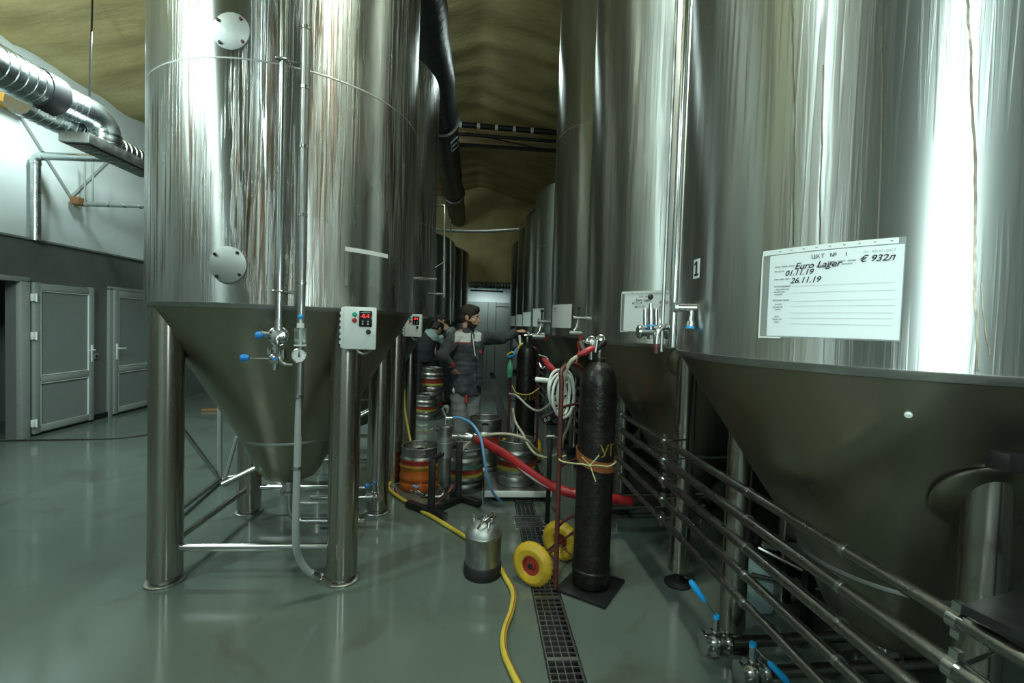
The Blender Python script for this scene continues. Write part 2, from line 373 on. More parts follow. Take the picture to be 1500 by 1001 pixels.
while yy < 13.5:
    if gme is None:
        o = gm.build('grate', 'steel_dull', dr, smooth=False, local=True); gme = o.data
    else:
        o = bpy.data.objects.new('grate', gme); col.objects.link(o); o.parent = dr
    o.location = Vector((drain_x(yy), yy, 0.0))-dr.location; o.rotation_euler.z = -0.0115
    yy += GL
# a coarse slotted cover behind the trolley wheel
k = MB()
cy = 3.62
for j in range(7): k.box((drain_x(cy), cy-0.10+j*0.033, 0.006), (0.24, 0.014, 0.010))
k.box((drain_x(cy)-0.115, cy, 0.004), (0.012, 0.23, 0.008)); k.box((drain_x(cy)+0.115, cy, 0.004), (0.012, 0.23, 0.008))
k.build('slotted_cover', 'steel_dull', dr, smooth=False)

# pitched ceiling of sprayed foam
def roof_z(x): return RIDGE-(RIDGE-EAVE)*abs(x)/5.46
ce = MB(); nx, ny = 90, 150; vs = []; fs = []
for j in range(ny+1):
    for i in range(nx+1):
        x = XL-0.1+(XR-XL+0.2)*i/nx; y = Y0+(Y1-Y0)*j/ny
        d = noise.noise(Vector((x*1.3, y*3.1, 0)))*0.035+noise.noise(Vector((x*0.5, y*0.7, 4)))*0.09+noise.noise(Vector((x*4, y*6, 9)))*0.012
        d += 0.02*math.sin(y*9.0+noise.noise(Vector((x, y, 2)))*2.5)
        vs.append((x, y, roof_z(x)+d))
for j in range(ny):
    for i in range(nx):
        a = j*(nx+1)+i; fs.append((a, a+nx+1, a+nx+2, a+1))
ce.add(vs, fs); struct(ce.build('ceiling', 'foam'))

def slab(name, m, lo, hi):
    k = MB(); k.box([(a+b)/2 for a, b in zip(lo, hi)], [b-a for a, b in zip(lo, hi)]); return struct(k.build(name, m, smooth=False))
# left side: grey partition below, white wall above and set back
LW = 2.42
D1a, D1b = 5.10, 5.98          # open doorway
k = MB()
k.box((XL-0.06, (Y0+D1a)/2, LW/2), (0.12, D1a-Y0, LW)); k.box((XL-0.06, (D1a+D1b)/2, (1.9+LW)/2), (0.12, D1b-D1a, LW-1.9)); k.box((XL-0.06, (D1b+Y1)/2, LW/2), (0.12, Y1-D1b, LW))
struct(k.build('wall_left', 'wall_grey', smooth=False))
slab('wall_left_upper', 'wall_white', (XL-0.2, Y0, LW), (XL-0.03, Y1, EAVE+0.15))
k = MB()
for c, s in (((XL-1.6, 5.5, 1.2), (0.05, 3.0, 2.4)), ((XL-0.85, 4.2, 1.2), (1.5, 0.05, 2.4)), ((XL-0.85, 7.0, 1.2), (1.5, 0.05, 2.4)), ((XL-0.85, 5.6, 2.43), (1.5, 2.9, 0.04))): k.box(c, s)
struct(k.build('wall_side_room', 'door_panel', smooth=False))
slab('wall_right', 'wall_dark', (XR, Y0, 0), (XR+0.1, Y1, 5))
slab('wall_behind', 'wall_white', (XL-0.2, Y0-0.1, 0), (XR+0.1, Y0, 6.2))
# far end: plaster low down, foam above
slab('wall_back', 'wall_white', (XL-0.2, Y1, 0), (XR+0.1, Y1+0.1, 3.0))
bw = MB(); vs = []; fs = []; nx, nz = 60, 24
for j in range(nz+1):
    for i in range(nx+1):
        x = XL-0.1+(XR-XL+0.2)*i/nx; z = 2.98+3.3*j/nz
        vs.append((x, Y1-0.02-0.05*noise.noise(Vector((x*1.2, z*2.2, 3)))-0.02*noise.noise(Vector((x*4, z*4, 7))), z))
for j in range(nz):
    for i in range(nx):
        a = j*(nx+1)+i; fs.append((a, a+1, a+nx+2, a+nx+1))
bw.add(vs, fs); struct(bw.build('wall_back_upper', 'foam'))
slab('baseboard_back', 'iron', (-2, Y1-0.02, 0), (3, Y1, 0.1))
# far double door
dd = MB(); dd.box((0.15, Y1-0.03, 1.17), (1.06, 0.05, 2.34)); d3 = struct(dd.build('door_3', 'door_white', smooth=False))
k = MB(); k.box((0.94, Y1-0.03, 1.17), (0.50, 0.05, 2.34)); k.build('leaf', 'door_white', d3, smooth=False)
for x, w_, z0, z1 in ((0.685, 0.012, 0, 2.34), (1.2, 0.02, 0, 2.34), (0.42, 0.01, 0, 2.34)):
    k = MB(); k.box((x, Y1-0.06, (z0+z1)/2), (w_, 0.015, z1-z0)); k.build('door_edge', 'iron', d3, smooth=False)
k = MB(); k.box((0.95, Y1-0.06, 2.2), (0.5, 0.015, 0.02)); k.build('door_head', 'iron', d3, smooth=False)

# side doors in the partition
def panel_door(name, y0, y1, x, z1, hinge_low, label_handle=True):
    st = 0.085; rail = 0.70
    fr = MB(); X = x
    for c, s in (((X, y0+st/2, z1/2+0.02), (0.055, st, z1-0.02)), ((X, y1-st/2, z1/2+0.02), (0.055, st, z1-0.02)),
                 ((X, (y0+y1)/2, z1-st/2), (0.054, y1-y0-2*st, st)), ((X, (y0+y1)/2, 0.02+st/2+0.02), (0.054, y1-y0-2*st, st)), ((X, (y0+y1)/2, rail), (0.054, y1-y0-2*st, st*0.9))): fr.box(c, s, bev=0.006)
    o = struct(fr.build(name, 'white_paint' if False else 'door_white'))
    for za, zb in ((0.10, rail-0.03), (rail+0.03, z1-st+0.01)):
        k = MB(); k.box((X-0.004, (y0+y1)/2, (za+zb)/2), (0.026, y1-y0-2*st+0.02, zb-za)); k.build('panel', 'door_panel', o, smooth=False)
        k = MB()
        g = 0.008
        for c, s in (((X+0.016, y0+st+g/2, (za+zb)/2), (0.018, g, zb-za)), ((X+0.016, y1-st-g/2, (za+zb)/2), (0.018, g, zb-za)), ((X+0.016, (y0+y1)/2, za+0.02), (0.018, y1-y0-2*st, g)), ((X+0.016, (y0+y1)/2, zb-0.02), (0.018, y1-y0-2*st, g))): k.box(c, s)
        k.build('glazing_bead', 'white_paint', o, smooth=False)
    hy = y1-0.045 if hinge_low else y0+0.045; sg = -1 if hinge_low else 1
    k = MB(); k.box((X+0.032, hy, 0.98), (0.012, 0.032, 0.24), bev=0.004); k.build('handle_plate', 'white_paint', o)
    k = MB(); k.tube([(X+0.035, hy, 1.03), (X+0.075, hy, 1.03), (X+0.078, hy+sg*0.012, 1.03), (X+0.078, hy+sg*0.12, 1.025)], 0.009, 8); k.build('handle', 'white_paint', o)
    hn = y0 if hinge_low else y1
    for z in (0.17, 1.25, 1.72):
        k = MB(); k.box((X+0.035, hn+(-0.02 if hinge_low else 0.02), z), (0.03, 0.05, 0.09), bev=0.004); k.cyl((X+0.05, hn, z-0.05), (X+0.05, hn, z+0.05), 0.011, n=10); k.build('hinge', 'white_paint', o)
    return o
panel_door('door_1', 6.13, 7.03, XL+0.045, 1.90, True)
panel_door('door_2', 7.42, 8.30, XL+0.03, 1.90, False)
k = MB(); k.box((XL+0.02, 6.04, 0.96), (0.07, 0.12, 1.92), bev=0.006); k.box((XL+0.02, 5.04, 0.96), (0.07, 0.12, 1.92), bev=0.006); k.box((XL+0.02, 5.54, 1.93), (0.07, 1.12, 0.06), bev=0.006)
struct(k.build('trim_1', 'door_white'))
k = MB(); k.box((XL+0.01, 7.385, 0.96), (0.05, 0.07, 1.94), bev=0.005); k.box((XL+0.01, 8.335, 0.96), (0.05, 0.07, 1.94), bev=0.005); k.box((XL+0.01, 7.86, 1.93), (0.05, 1.02, 0.05), bev=0.005)
struct(k.build('trim_2', 'door_white'))
k = MB(); k.box((XL-0.05, (Y0+Y1)/2, LW+0.012), (0.18, Y1-Y0, 0.024)); struct(k.build('trim_3', 'door_panel', smooth=False))
k = MB(); k.box((XL+0.01, (7.42+7.05)/2, 0.04), (0.02, 0.36, 0.08)); struct(k.build('baseboard_left', 'iron', smooth=False))
t = thing('wall_socket', 'small grey socket on the partition between the two panelled doors', 'socket', (XL+0.01, 7.14, 0.93))
k = MB(); k.box((XL+0.008, 7.14, 0.93), (0.02, 0.08, 0.08), bev=0.006); k.build('cover', 'door_white', t); k = MB(); k.cyl((XL+0.014, 7.14, 0.93), (XL+0.024, 7.14, 0.93), 0.02, n=14); k.build('insert', 'iron', t)
t = thing('floor_cable', 'thin black cable lying on the floor in front of the doors', 'cable', (-5, 5.97, 0))
pts = spline([(-5.9, 5.8, 0.008), (-5.3, 5.93, 0.008), (-4.85, 5.98, 0.008), (-4.45, 6.05, 0.008), (-4.22, 6.2, 0.008), (-4.15, 6.42, 0.008), (-4.2, 6.7, 0.008)])
k = MB(); k.tube(pts, 0.008, 6); k.build('sheath', 'rubber', t)
t = tag(MB().box((-4.28, 7.95, 0.02), (0.28, 0.10, 0.04), rot=(0, 0, 0.3), bev=0.01).build('wood_scrap', 'brown_wood'), 'small brown wooden scrap on the floor behind the left tank', 'scrap')

# orange crane beam and ceiling beam
k = MB(); k.box((-5.38, 2.4, 4.02), (0.16, 7.2, 0.30)); ob = k.build('steel_beam', 'orange_beam', smooth=False)
tag(ob, 'orange painted steel beam along the top of the white wall', 'beam')
by = 10.2
t = thing('ceiling_beam', 'timber roof beam crossing the aisle with black conduits under it', 'beam', (0, by, 5.6))
k = MB(); k.box((-0.2, by+0.1, 5.62), (8.0, 0.28, 0.40)); k.build('timber', 'beam', t, smooth=False)
k = MB(); k.box((-0.2, by-0.06, 5.43), (8.0, 0.10, 0.05)); k.build('lower_flange', 'iron', t, smooth=False)
k = MB(); k.tube([(-3.5, by-0.5, 5.72), (2.6, by-0.5, 5.62)], 0.055, 10); k.build('conduit', 'rubber', t)
k = MB(); k.tube([(-3.5, by-0.35, 5.58), (2.6, by-0.35, 5.50)], 0.035, 8); k.build('conduit', 'rubber', t)
for i in range(9):
    x = -1.9+i*0.37; z = 5.72-0.1*(x+3.5)/6.1
    k = MB(); k.tube([(x-0.03, by-0.5, z), (x+0.03, by-0.5, z)], 0.060, 10); k.build('clip', 'tape', t)
k = MB(); k.tube([(-0.3, by-0.1, 5.68), (1.7, by-0.1, 5.38)], 0.012, 6); k.build('stay_cable', 'rubber', t)

# ------------------------------------------------------------------ ducts
def spiral_duct(mb, p0, p1, r, pitch=0.09, n=20):
    p0, p1 = Vector(p0), Vector(p1); Ld = (p1-p0).length; k = max(2, int(Ld/pitch)); pts = []; rs = []
    for i in range(k):
        for fz, dr_ in ((0, 0), (0.78, 0), (0.84, 0.006), (0.94, 0.006)):
            pts.append(p0.lerp(p1, (i+fz)/k)); rs.append(r+dr_)
    pts.append(p1); rs.append(r); mb.tube(pts, rs, n)
t = thing('spiral_duct', 'silver spiral air duct running above the hall toward the left tank', 'duct', (-4.35, 5, 3.7))
dx, dz = -4.42, 3.78
k = MB(); spiral_duct(k, (dx, 1.0, dz), (dx, 5.05, dz), 0.19); k.build('wide_section', 'galv', t)
k = MB(); k.tube([(dx, 5.02, dz), (dx, 5.06, dz), (dx, 5.22, dz), (dx, 5.24, dz)], [0.20, 0.205, 0.205, 0.16], 24); k.build('black_collar', 'rubber', t)
k = MB(); spiral_duct(k, (dx-0.12, 5.0, dz-0.16), (dx-0.2, 14.0, dz-0.1), 0.135); k.build('lower_run', 'galv', t)
k = MB(); spiral_duct(k, (dx, 5.2, dz), (dx+0.10, 5.45, dz-0.02), 0.155, 0.05); k.build('branch', 'galv', t)
k = MB(); el = [(dx+0.10, 5.42, dz-0.02), (dx+0.13, 5.56, dz-0.03), (dx+0.15, 5.66, dz-0.09), (dx+0.16, 5.70, dz-0.19), (dx+0.16, 5.70, dz-0.31)]
k.tube(spline(el, 3), 0.145, 20); k.build('elbow', 'galv', t)
k = MB()
for z in (dz-0.2, dz-0.27): k.tube([(dx+0.16, 5.70, z+0.01), (dx+0.16, 5.70, z-0.01)], 0.153, 20)
k.build('elbow_seam', 'steel', t)
t = thing('air_grille_box', 'flat steel air outlet box hanging under the spiral duct', 'vent', (-4.27, 5.9, 3.4))
hc = Vector((-4.26, 5.88, 3.40))
k = MB(); k.box(hc, (0.30, 1.20, 0.11), bev=0.004); k.build('housing', 'steel_dull', t)
k = MB(); k.box(hc+Vector((0, 0, -0.058)), (0.25, 1.12, 0.006)); k.build('grille_frame', 'iron', t, smooth=False)
for i in range(23):
    k = MB() if i == 0 else k
    k.box(hc+Vector((0, -0.53+i*0.0483, -0.064)), (0.235, 0.018, 0.006), rot=(0.5, 0, 0))
o = k.build('louvres', 'steel', t, smooth=False); o['kind'] = 'stuff'
k = MB(); p = at(131, 143, 5.45); k.tube([(p.x, 5.45, p.z+0.01), (p.x+0.03, 5.45, roof_z(p.x)+0.05)], 0.009, 6)
ro = k.build('hanger_rod', 'iron'); tag(ro, 'thin threaded rod holding the spiral duct from the foam ceiling', 'rod')
t = thing('wall_pipe', 'slim silver pipe rising up the white wall and bending out', 'pipe', (-5.38, 6.16, 2.44))
k = MB(); pts = [(-5.40, 6.16, 2.42), (-5.40, 6.16, 3.36), (-5.385, 6.16, 3.42), (-5.33, 6.16, 3.45), (-4.5, 6.16, 3.47)]
k.tube(pts, 0.05, 12); k.build('tube', 'galv', t)
for z in (2.6, 3.0): k = MB(); k.tube([(-5.40, 6.16, z-0.01), (-5.40, 6.16, z+0.01)], 0.054, 12); k.build('joint', 'steel', t)
k = MB(); k.tube([(-5.40, 6.16, 3.34), (-5.40, 6.16, 3.37)], 0.056, 12); k.tube([(-5.33, 6.16, 3.45), (-5.30, 6.16, 3.45)], 0.056, 12); k.build('elbow_ring', 'steel', t)
t = thing('bracket_pipe', 'thin ribbed pipe on a brown bracket against the white wall', 'pipe', (-5.2, 6.75, 3.03))
k = MB(); k.tube([(-5.30, 6.75, 3.02), (-3.9, 6.75, 3.05)], 0.030, 10); k.build('tube', 'door_white', t)
for i in range(5): k = MB(); k.tube([(-5.0+i*0.2, 6.75, 3.028), (-4.98+i*0.2, 6.75, 3.029)], 0.033, 10); k.build('ring', 'steel', t)
k = MB(); k.box((-5.38, 6.75, 3.05), (0.11, 0.14, 0.10), bev=0.008); k.build('bracket', 'brown_wood', t)
for x in (-5.3, -5.2): k = MB(); k.tube([(x, 6.75, 3.05), (x, 6.75, 3.6)], 0.012, 6); k.build('hanger', 'door_white', t)
for s in (-1, 1): k = MB(); k.tube([(XL-0.02, 6.75, 3.1), (XL-0.02, 6.75+s*0.9, 4.1)], 0.02, 6); k.build('diagonal_stay', 'door_white', t)
# black duct above the aisle
t = thing('black_duct', 'thick black foil covered duct running high along the aisle', 'duct', (-0.62, 8, 5.0))
bx_, bz_ = -0.66, 5.0
k = MB(); pts = []; rs = []
for i in range(70):
    y = 0.5+i*0.213; pts.append((bx_+0.02*noise.noise(Vector((0, y, 1))), y, bz_+0.015*noise.noise(Vector((3, y, 1))))); rs.append(0.26+0.012*noise.noise(Vector((7, y*2, 1))))
k.tube(pts, rs, 20); k.build('sleeve', 'black_duct', t)
for y in (4.0, 8.0, 12.3): k = MB(); k.tube([(bx_, y-0.05, bz_), (bx_, y-0.04, bz_), (bx_, y+0.04, bz_), (bx_, y+0.05, bz_)], [0.26, 0.30, 0.30, 0.26], 20); k.build('joint_band', 'iron', t)
k = MB(); c = Vector((bx_+0.2, 8.5, bz_-0.20)); R_ = Euler((0, 0.75, 0)).to_matrix()
for s, d in (((0.02, 0.40, 0.02), (0, 0, 0.08)), ((0.02, 0.40, 0.02), (0, 0, -0.08)), ((0.02, 0.02, 0.18), (0, 0.2, 0)), ((0.02, 0.02, 0.18), (0, -0.2, 0)), ((0.02, 0.02, 0.18), (0, 0, 0))): k.box(c+R_@Vector(d), s, rot=R_)
k.build('access_hatch_frame', 'door_white', t, smooth=False)
t = thing('door_fill_housing', 'added slim housing for a fill light under the silver duct above the far door', 'lamp', (0.35, 14.78, 2.68))  # invented housing, added to go with the fill on the far door
k = MB(); k.box((0.35, 14.77, 2.66), (1.05, 0.10, 0.05), bev=0.006); k.build('housing', 'iron', t)
for x in (0.0, 0.7): k = MB(); k.box((x, 14.85, 2.70), (0.02, 0.16, 0.05)); k.build('bracket', 'iron', t, smooth=False)
# silver duct on the far wall
k = MB(); pts = []; rs = []
for i in range(120):
    pts.append((-3.2+i*0.05, Y1-0.42, 2.86)); rs.append(0.125+0.014*(i % 2))
k.tube(pts, rs, 16)
for x in (-2.0, -0.4, 1.0, 2.3): k.box((x, Y1-0.26, 2.86), (0.03, 0.5, 0.03))
tag(k.build('corrugated_duct', 'galv', smooth=False), 'corrugated silver duct crossing the far wall above the white door', 'duct')

# ------------------------------------------------------------------ fermentation tanks
SL = 0.575       # cone: radius change per metre of height
def flange_on(k, c, nrm, r0, r1, th, n=28):
    k.lathe([(r1, 0), (r1, th*0.5), (r1-th*0.5, th), (r0, th)], c, n, axis=nrm)
def tank_core(t, cx, cy, R, zs, zt, shell, cone, zb=None, welds=(), n=120, SL=0.575):
    dome = [(R*math.cos(a), zt+0.30*R*math.sin(a)) for a in [i*PI/2/10 for i in range(1, 10)]]+[(0.02, zt+0.30*R)]
    prof = [(R, zs), (R, zs+0.02)]+[(R, zs+(zt-zs)*i/6) for i in range(1, 7)]+dome
    k = MB(); k.lathe(prof, (0, 0, 0), n); o = k.build('shell', shell, t, local=True, angle=35); o.location = (cx-t.location.x, cy-t.location.y, 0)
    for z in welds:
        k = MB(); k.lathe([(R+0.0002, z-0.005), (R+0.0012, z-0.003), (R+0.0012, z+0.003), (R+0.0002, z+0.005)], (0, 0, 0), n); q = k.build('weld_seam', 'weld', t, local=True); q.location = o.location
    k = MB(); k.lathe([(R-0.01, zs+0.004), (R+0.004, zs+0.003), (R+0.004, zs-0.001), (R-0.008, zs-0.022), (R-0.03, zs-0.026)], (0, 0, 0), n); q = k.build('rim', 'steel_dull', t, local=True); q.location = o.location
    rb = 0.31 if R > 0.5 else 0.2
    zl = zs-(R-rb)/SL
    cp = [(R-0.006, zs-0.006)]+[(R-0.006-(R-0.006-rb)*i/8, zs-0.006-(zs-0.006-zl)*i/8) for i in range(1, 9)]
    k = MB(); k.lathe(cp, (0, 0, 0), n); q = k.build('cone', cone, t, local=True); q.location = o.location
    lp = [(rb, zl), (rb-0.045, zl-0.10), (rb-0.10, zl-0.225), (rb-0.145, zl-0.285), (rb-0.21, zl-0.315), (0.05, zl-0.325)]
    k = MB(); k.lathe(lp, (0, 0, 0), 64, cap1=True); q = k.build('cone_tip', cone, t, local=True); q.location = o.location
    k = MB(); k.lathe([(rb-0.004, zl-0.014), (rb+0.006, zl-0.006), (rb+0.007, zl+0.008), (rb+0.004, zl+0.016)], (0, 0, 0), 64); q = k.build('weld_seam', 'weld', t, local=True); q.location = o.location
    return zl-0.325
def pole(t, x, y, r, z0, z1, m='leg', n=28):
    k = MB(); k.lathe([(r-0.006, z0), (r, z0+0.006), (r, z1)], (0, 0, 0), n, cap0=True, cap1=True); o = k.build('leg', m, t, local=True); o.location = Vector((x, y, 0))-Vector((t.location.x, t.location.y, 0)); return o
def valve_butterfly(t, c, axis, r=0.05, hdir=(0, 0, 1), grip='cyan', hl=0.17, ball=False):
    """disc valve: two clamped flanges, a neck and a lever with a blue grip"""
    ax = Vector(axis).normalized(); c = Vector(c); hd = Vector(hdir).normalized()
    k = MB()
    for s in (-1, 1): k.lathe([(0.6*r, -0.008), (r, -0.006), (r, 0.006), (0.6*r, 0.008)], c+ax*s*0.013, 24, axis=ax, cap0=True, cap1=True)
    k.cyl(c-ax*0.05, c+ax*0.05, r*0.62, n=18)
    for s in (-1, 1): k.lathe([(0.62*r, -0.006), (r*0.85, -0.005), (r*0.85, 0.005), (0.62*r, 0.006)], c+ax*s*0.055, 20, axis=ax, cap0=True, cap1=True)
    o = k.build('valve', 'steel', t)
    up = Vector((0, 0, 1)) if abs(ax.z) < 0.7 else Vector((1, 0, 0))
    k = MB(); k.cyl(c+up*r*0.7, c+up*(r+0.065), 0.016, 0.013, n=12); k.build('neck', 'steel', o)
    top = c+up*(r+0.06)
    k = MB(); k.cyl(top, top+hd*hl*0.5, 0.0055, n=8)
    k.build('lever', 'steel', o)
    k = MB()
    if ball: k.sphere(top+hd*hl*0.55, 0.021)
    else: k.tube([top+hd*hl*0.42, top+hd*hl*0.5, top+hd*hl*0.9, top+hd*hl], [0.006, 0.013, 0.016, 0.010], 12)
    k.build('grip', grip, o)
    k = MB(); k.cyl(top-up*0.003, top+up*0.012, 0.0145, n=12); k.build('cap', grip, o)
    return o

# ---- left row
LR, LZ, LX = 0.81, 1.63, -1.26
LS = 0.505
left_specs = [
    (3.32, LX, 4.30, 'left', 'nearest stained steel fermentation tank on the left of the aisle', (2.88,)),
    (5.07, LX, 4.05, 'left', 'second steel tank on the left, partly hidden behind the nearest one', (2.55,)),
    (10.05, -1.28, 3.25, 'far', 'third steel tank on the left, right behind the two background workers', ()),
    (11.7, -1.16, 3.35, 'far', 'fourth tank of the left row, second from the far door', ()),
    (13.4, -1.03, 3.55, 'far', 'farthest tank of the left row, nearest the white far door', ())]
left_tanks = []
for i, (y, x, zt, sh, lab, welds) in enumerate(left_specs):
    t = thing('fermentation_tank', lab, 'tank', (x, y, 0), 'steel tanks left of the aisle'); left_tanks.append(t)
    zb = tank_core(t, x, y, LR, LZ, zt, 'shell_'+sh, 'cone', welds=welds)
    for sx in (-1, 1):
        for sy in (-1, 1):
            o = pole(t, x+sx*LS, y+sy*LS, 0.088, 0.035, 1.60)
            k = MB(); k.lathe([(0.105, 0), (0.105, 0.010), (0.098, 0.014), (0.07, 0.016), (0.07, 0.04)], (0, 0, 0), 28, cap0=True, cap1=True); k.build('foot', 'steel_dull', o, local=True)
    if i < 2:
        zbar = 0.20
        for a, b in (((-1, -1), (1, -1)), ((-1, 1), (1, 1)), ((-1, -1), (-1, 1))):
            k = MB(); k.cyl((x+a[0]*LS, y+a[1]*LS, zbar), (x+b[0]*LS, y+b[1]*LS, zbar), 0.021, n=14); k.build('brace', 'steel', t)
        k = MB(); k.cyl((x-LS, y+LS*0.2, 0.36), (x+LS, y+LS, 0.88), 0.020, n=12); k.build('brace', 'steel', t)
    # outlet at the bottom
    k = MB(); k.lathe([(0.05, zb+0.02), (0.058, zb), (0.058, zb-0.02), (0.05, zb-0.025), (0.05, zb-0.07), (0.062, zb-0.075), (0.062, zb-0.09), (0.04, zb-0.095)], (x, y, 0), 24, cap1=True); k.build('outlet', 'steel', t)
T1L = left_tanks[0]; cx, cy = LX, 3.32
zb = 0.43
# drain pipes from the outlet to the aisle
k = MB(); k.tube(spline([(cx, cy, 0.34), (cx, cy, 0.26), (cx+0.02, cy, 0.18), (cx+0.08, cy+0.02, 0.135), (cx+0.2, cy+0.02, 0.13), (cx+0.42, cy+0.02, 0.13)], 4), 0.020, 12); k.build('outlet_pipe', 'steel', T1L)
k = MB(); k.tube([(cx+0.05, cy+0.28, 0.20), (cx+0.47, cy+0.30, 0.20)], 0.018, 12); k.build('outlet_pipe', 'steel', T1L)
valve_butterfly(T1L, (cx+0.52, cy+0.30, 0.20), (1, 0, 0), 0.045, (-0.7, -0.4, -0.15), 'blue', 0.10, True)
valve_butterfly(T1L, (cx+0.46, cy+0.02, 0.13), (1, 0, 0), 0.045, (-0.7, -0.4, -0.15), 'blue', 0.10, True)
# manway covers with bolts
for z in (3.01, 1.83):
    a0 = math.atan2(2.51-cy, -1.279-cx); nv = Vector((math.cos(a0), math.sin(a0), 0)); c = Vector((cx, cy, z))+nv*(LR-0.004)
    k = MB(); k.lathe([(0.094, 0), (0.094, 0.010), (0.090, 0.012), (0.0, 0.0125)], c, 40, axis=nv); o = k.build('round_cover', 'cover', T1L)
    tv = Vector((-nv.y, nv.x, 0))
    for q in range(4):
        a = PI/4+q*PI/2+0.1; p = c+tv*math.cos(a)*0.08+Vector((0, 0, math.sin(a)*0.08))+nv*0.012
        k = MB(); k.cyl(p, p+nv*0.008, 0.008, n=6); k.build('bolt', 'rust_red' if z > 2 else 'iron', o)
# the two upright pipes
def on_shell(c, R, px_, py_):
    d = _f+_r2*((px_-750)/F_PX)+_u2*((500.5-py_)/F_PX); a = d.x**2+d.y**2; b = -2*(d.x*c[0]+d.y*c[1]); q = c[0]**2+c[1]**2-R*R
    D = max(0, b*b-4*a*q); tt = (-b-math.sqrt(D))/(2*a); return Vector((0, 0, CAM_H))+d*tt
def radial(c, p, off): n = Vector((p.x-c[0], p.y-c[1], 0)).normalized(); return Vector((p.x, p.y, p.z))+n*off, n
pA, nA = radial((cx, cy), Vector((-1.03, 2.546, 0)), 0.07)
pA.z = 0
k = MB(); k.tube([pA+Vector((0, 0, 1.55)), pA+Vector((0, 0, 4.6)), pA-nA*0.3+Vector((0, 0, 4.75))], 0.0185, 14); k.build('wash_pipe', 'steel', T1L)
pB, nB = radial((cx, cy), Vector((-0.94, 2.576, 0)), 0.085); pB.z = 0
k = MB(); k.tube([pB+Vector((0, 0, 0.95)), pB+Vector((0, 0, 4.6))], 0.021, 14); k.build('gas_pipe', 'steel_dull', T1L)
for z in (1.45, 1.75, 2.1, 2.45, 2.75, 3.05, 3.35): k = MB(); k.tube([pB+Vector((0, 0, z-0.008)), pB+Vector((0, 0, z+0.008))], 0.024, 14); k.build('pipe_band', 'steel', T1L)
hp = spline([pB+Vector((0, 0, 1.25)), pB+Vector((-0.002, -0.01, 0.75)), pB+Vector((-0.006, 0, 0.40)), pB+Vector((0.0, 0.04, 0.27)), pB+Vector((0.03, 0.07, 0.19)), pB+Vector((0.055, 0.09, 0.155))], 5)
k = MB(); k.tube(hp, 0.0185, 14); k.build('grey_hose', 'grey_hose', T1L)
for z in (1.16, 0.78): k = MB(); k.tube([pB+Vector((-0.002, -0.006, z-0.008)), pB+Vector((-0.002, -0.006, z+0.008))], 0.025, 14); k.build('hose_clip', 'steel', T1L)
e = hp[-1]; d_ = (hp[-1]-hp[-3]).normalized()
k = MB(); k.tube([e-d_*0.01, e, e+d_*0.03, e+d_*0.032, e+d_*0.05, e+d_*0.052, e+d_*0.085, e+d_*0.09, e+d_*0.13], [0.024, 0.026, 0.026, 0.018, 0.018, 0.028, 0.028, 0.018, 0.018], 12); k.build('hose_nozzle', 'steel', T1L)
for z in (1.70, 2.87):
    k = MB(); p = pA+Vector((0, 0, z)); k.box(p, (0.055, 0.055, 0.012), bev=0.003); k.box(p-nA*0.04, (0.012, 0.09, 0.012), rot=(0, 0, math.atan2(nA.y, nA.x)-PI/2)); k.tube([p, pB+Vector((0, 0, z))], 0.005, 6); k.build('pipe_clamp', 'steel', T1L)
# sampling valve group under pipe A
c = pA+Vector((0, 0, 1.47))
k = MB(); k.lathe([(0.02, -0.02), (0.050, -0.02), (0.050, 0.006), (0.044, 0.012), (0.026, 0.014), (0.024, 0.03), (0.0, 0.034)], c, 30, axis=nA); k.cyl(c+Vector((0, 0, 0.03)), c+Vector((0, 0, 0.09)), 0.024, 0.019, n=14)
k.tube([c-Vector((0.0, 0, 0)), c+Vector((-0.085, 0, 0.012))], [0.022, 0.016], 12)
vo = k.build('sample_valve', 'steel', T1L)
for q in range(8):
    a = q*PI/4+0.3; tv = Vector((-nA.y, nA.x, 0)); p = c+tv*math.cos(a)*0.040+Vector((0, 0, math.sin(a)*0.040))+nA*0.010
    k = MB(); k.cyl(p, p+nA*0.006, 0.005, n=6); k.build('bolt', 'iron', vo)
k = MB(); k.sphere(c+Vector((-0.088, -0.02, 0.002)), 0.021); k.build('knob', 'blue', vo)
k = MB(); k.tube(spline([c+nA*0.03, c+nA*0.045+Vector((0, 0, -0.03)), c+nA*0.03+Vector((0.005, 0, -0.10)), c+nA*0.03+Vector((0.03, 0, -0.14)), c+nA*0.02+Vector((0.075, 0, -0.145))], 4), 0.0085, 10); k.build('gauge_tube', 'steel', vo)
c2 = c+Vector((-0.01, -0.01, -0.115))
k = MB(); k.lathe([(0.0, -0.03), (0.026, -0.028), (0.028, 0.02), (0.018, 0.03), (0, 0.032)], c2, 20, axis=nA); k.cyl(c2+Vector((0, 0, -0.06)), c2+Vector((0, 0, 0.07)), 0.017, n=14); k.cyl(c2+Vector((0, 0, 0.045)), c2+Vector((0, 0, 0.055)), 0.033, n=20); k.box(c2+Vector((0.035, 0.01, 0.02)), (0.02, 0.03, 0.05)); k.box(c2+Vector((-0.03, 0.01, 0.035)), (0.02, 0.03, 0.03))
v2 = k.build('lever_valve', 'steel', T1L)
k = MB(); k.cyl(c2+nA*0.025, c2+nA*0.025+Vector((-0.135, 0, -0.002)), 0.0055, n=8); k.build('lever', 'steel', v2)
k = MB(); k.tube([c2+nA*0.025+Vector((-0.125, 0, 0)), c2+nA*0.025+Vector((-0.14, 0, 0)), c2+nA*0.025+Vector((-0.16, 0, 0)), c2+nA*0.025+Vector((-0.168, 0, 0))], [0.012, 0.019, 0.019, 0.010], 14); k.build('grip', 'blue', v2)
k = MB(); k.cyl(c2+nA*0.03, c2+nA*0.036, 0.009, n=12); k.build('cap', 'blue', v2)
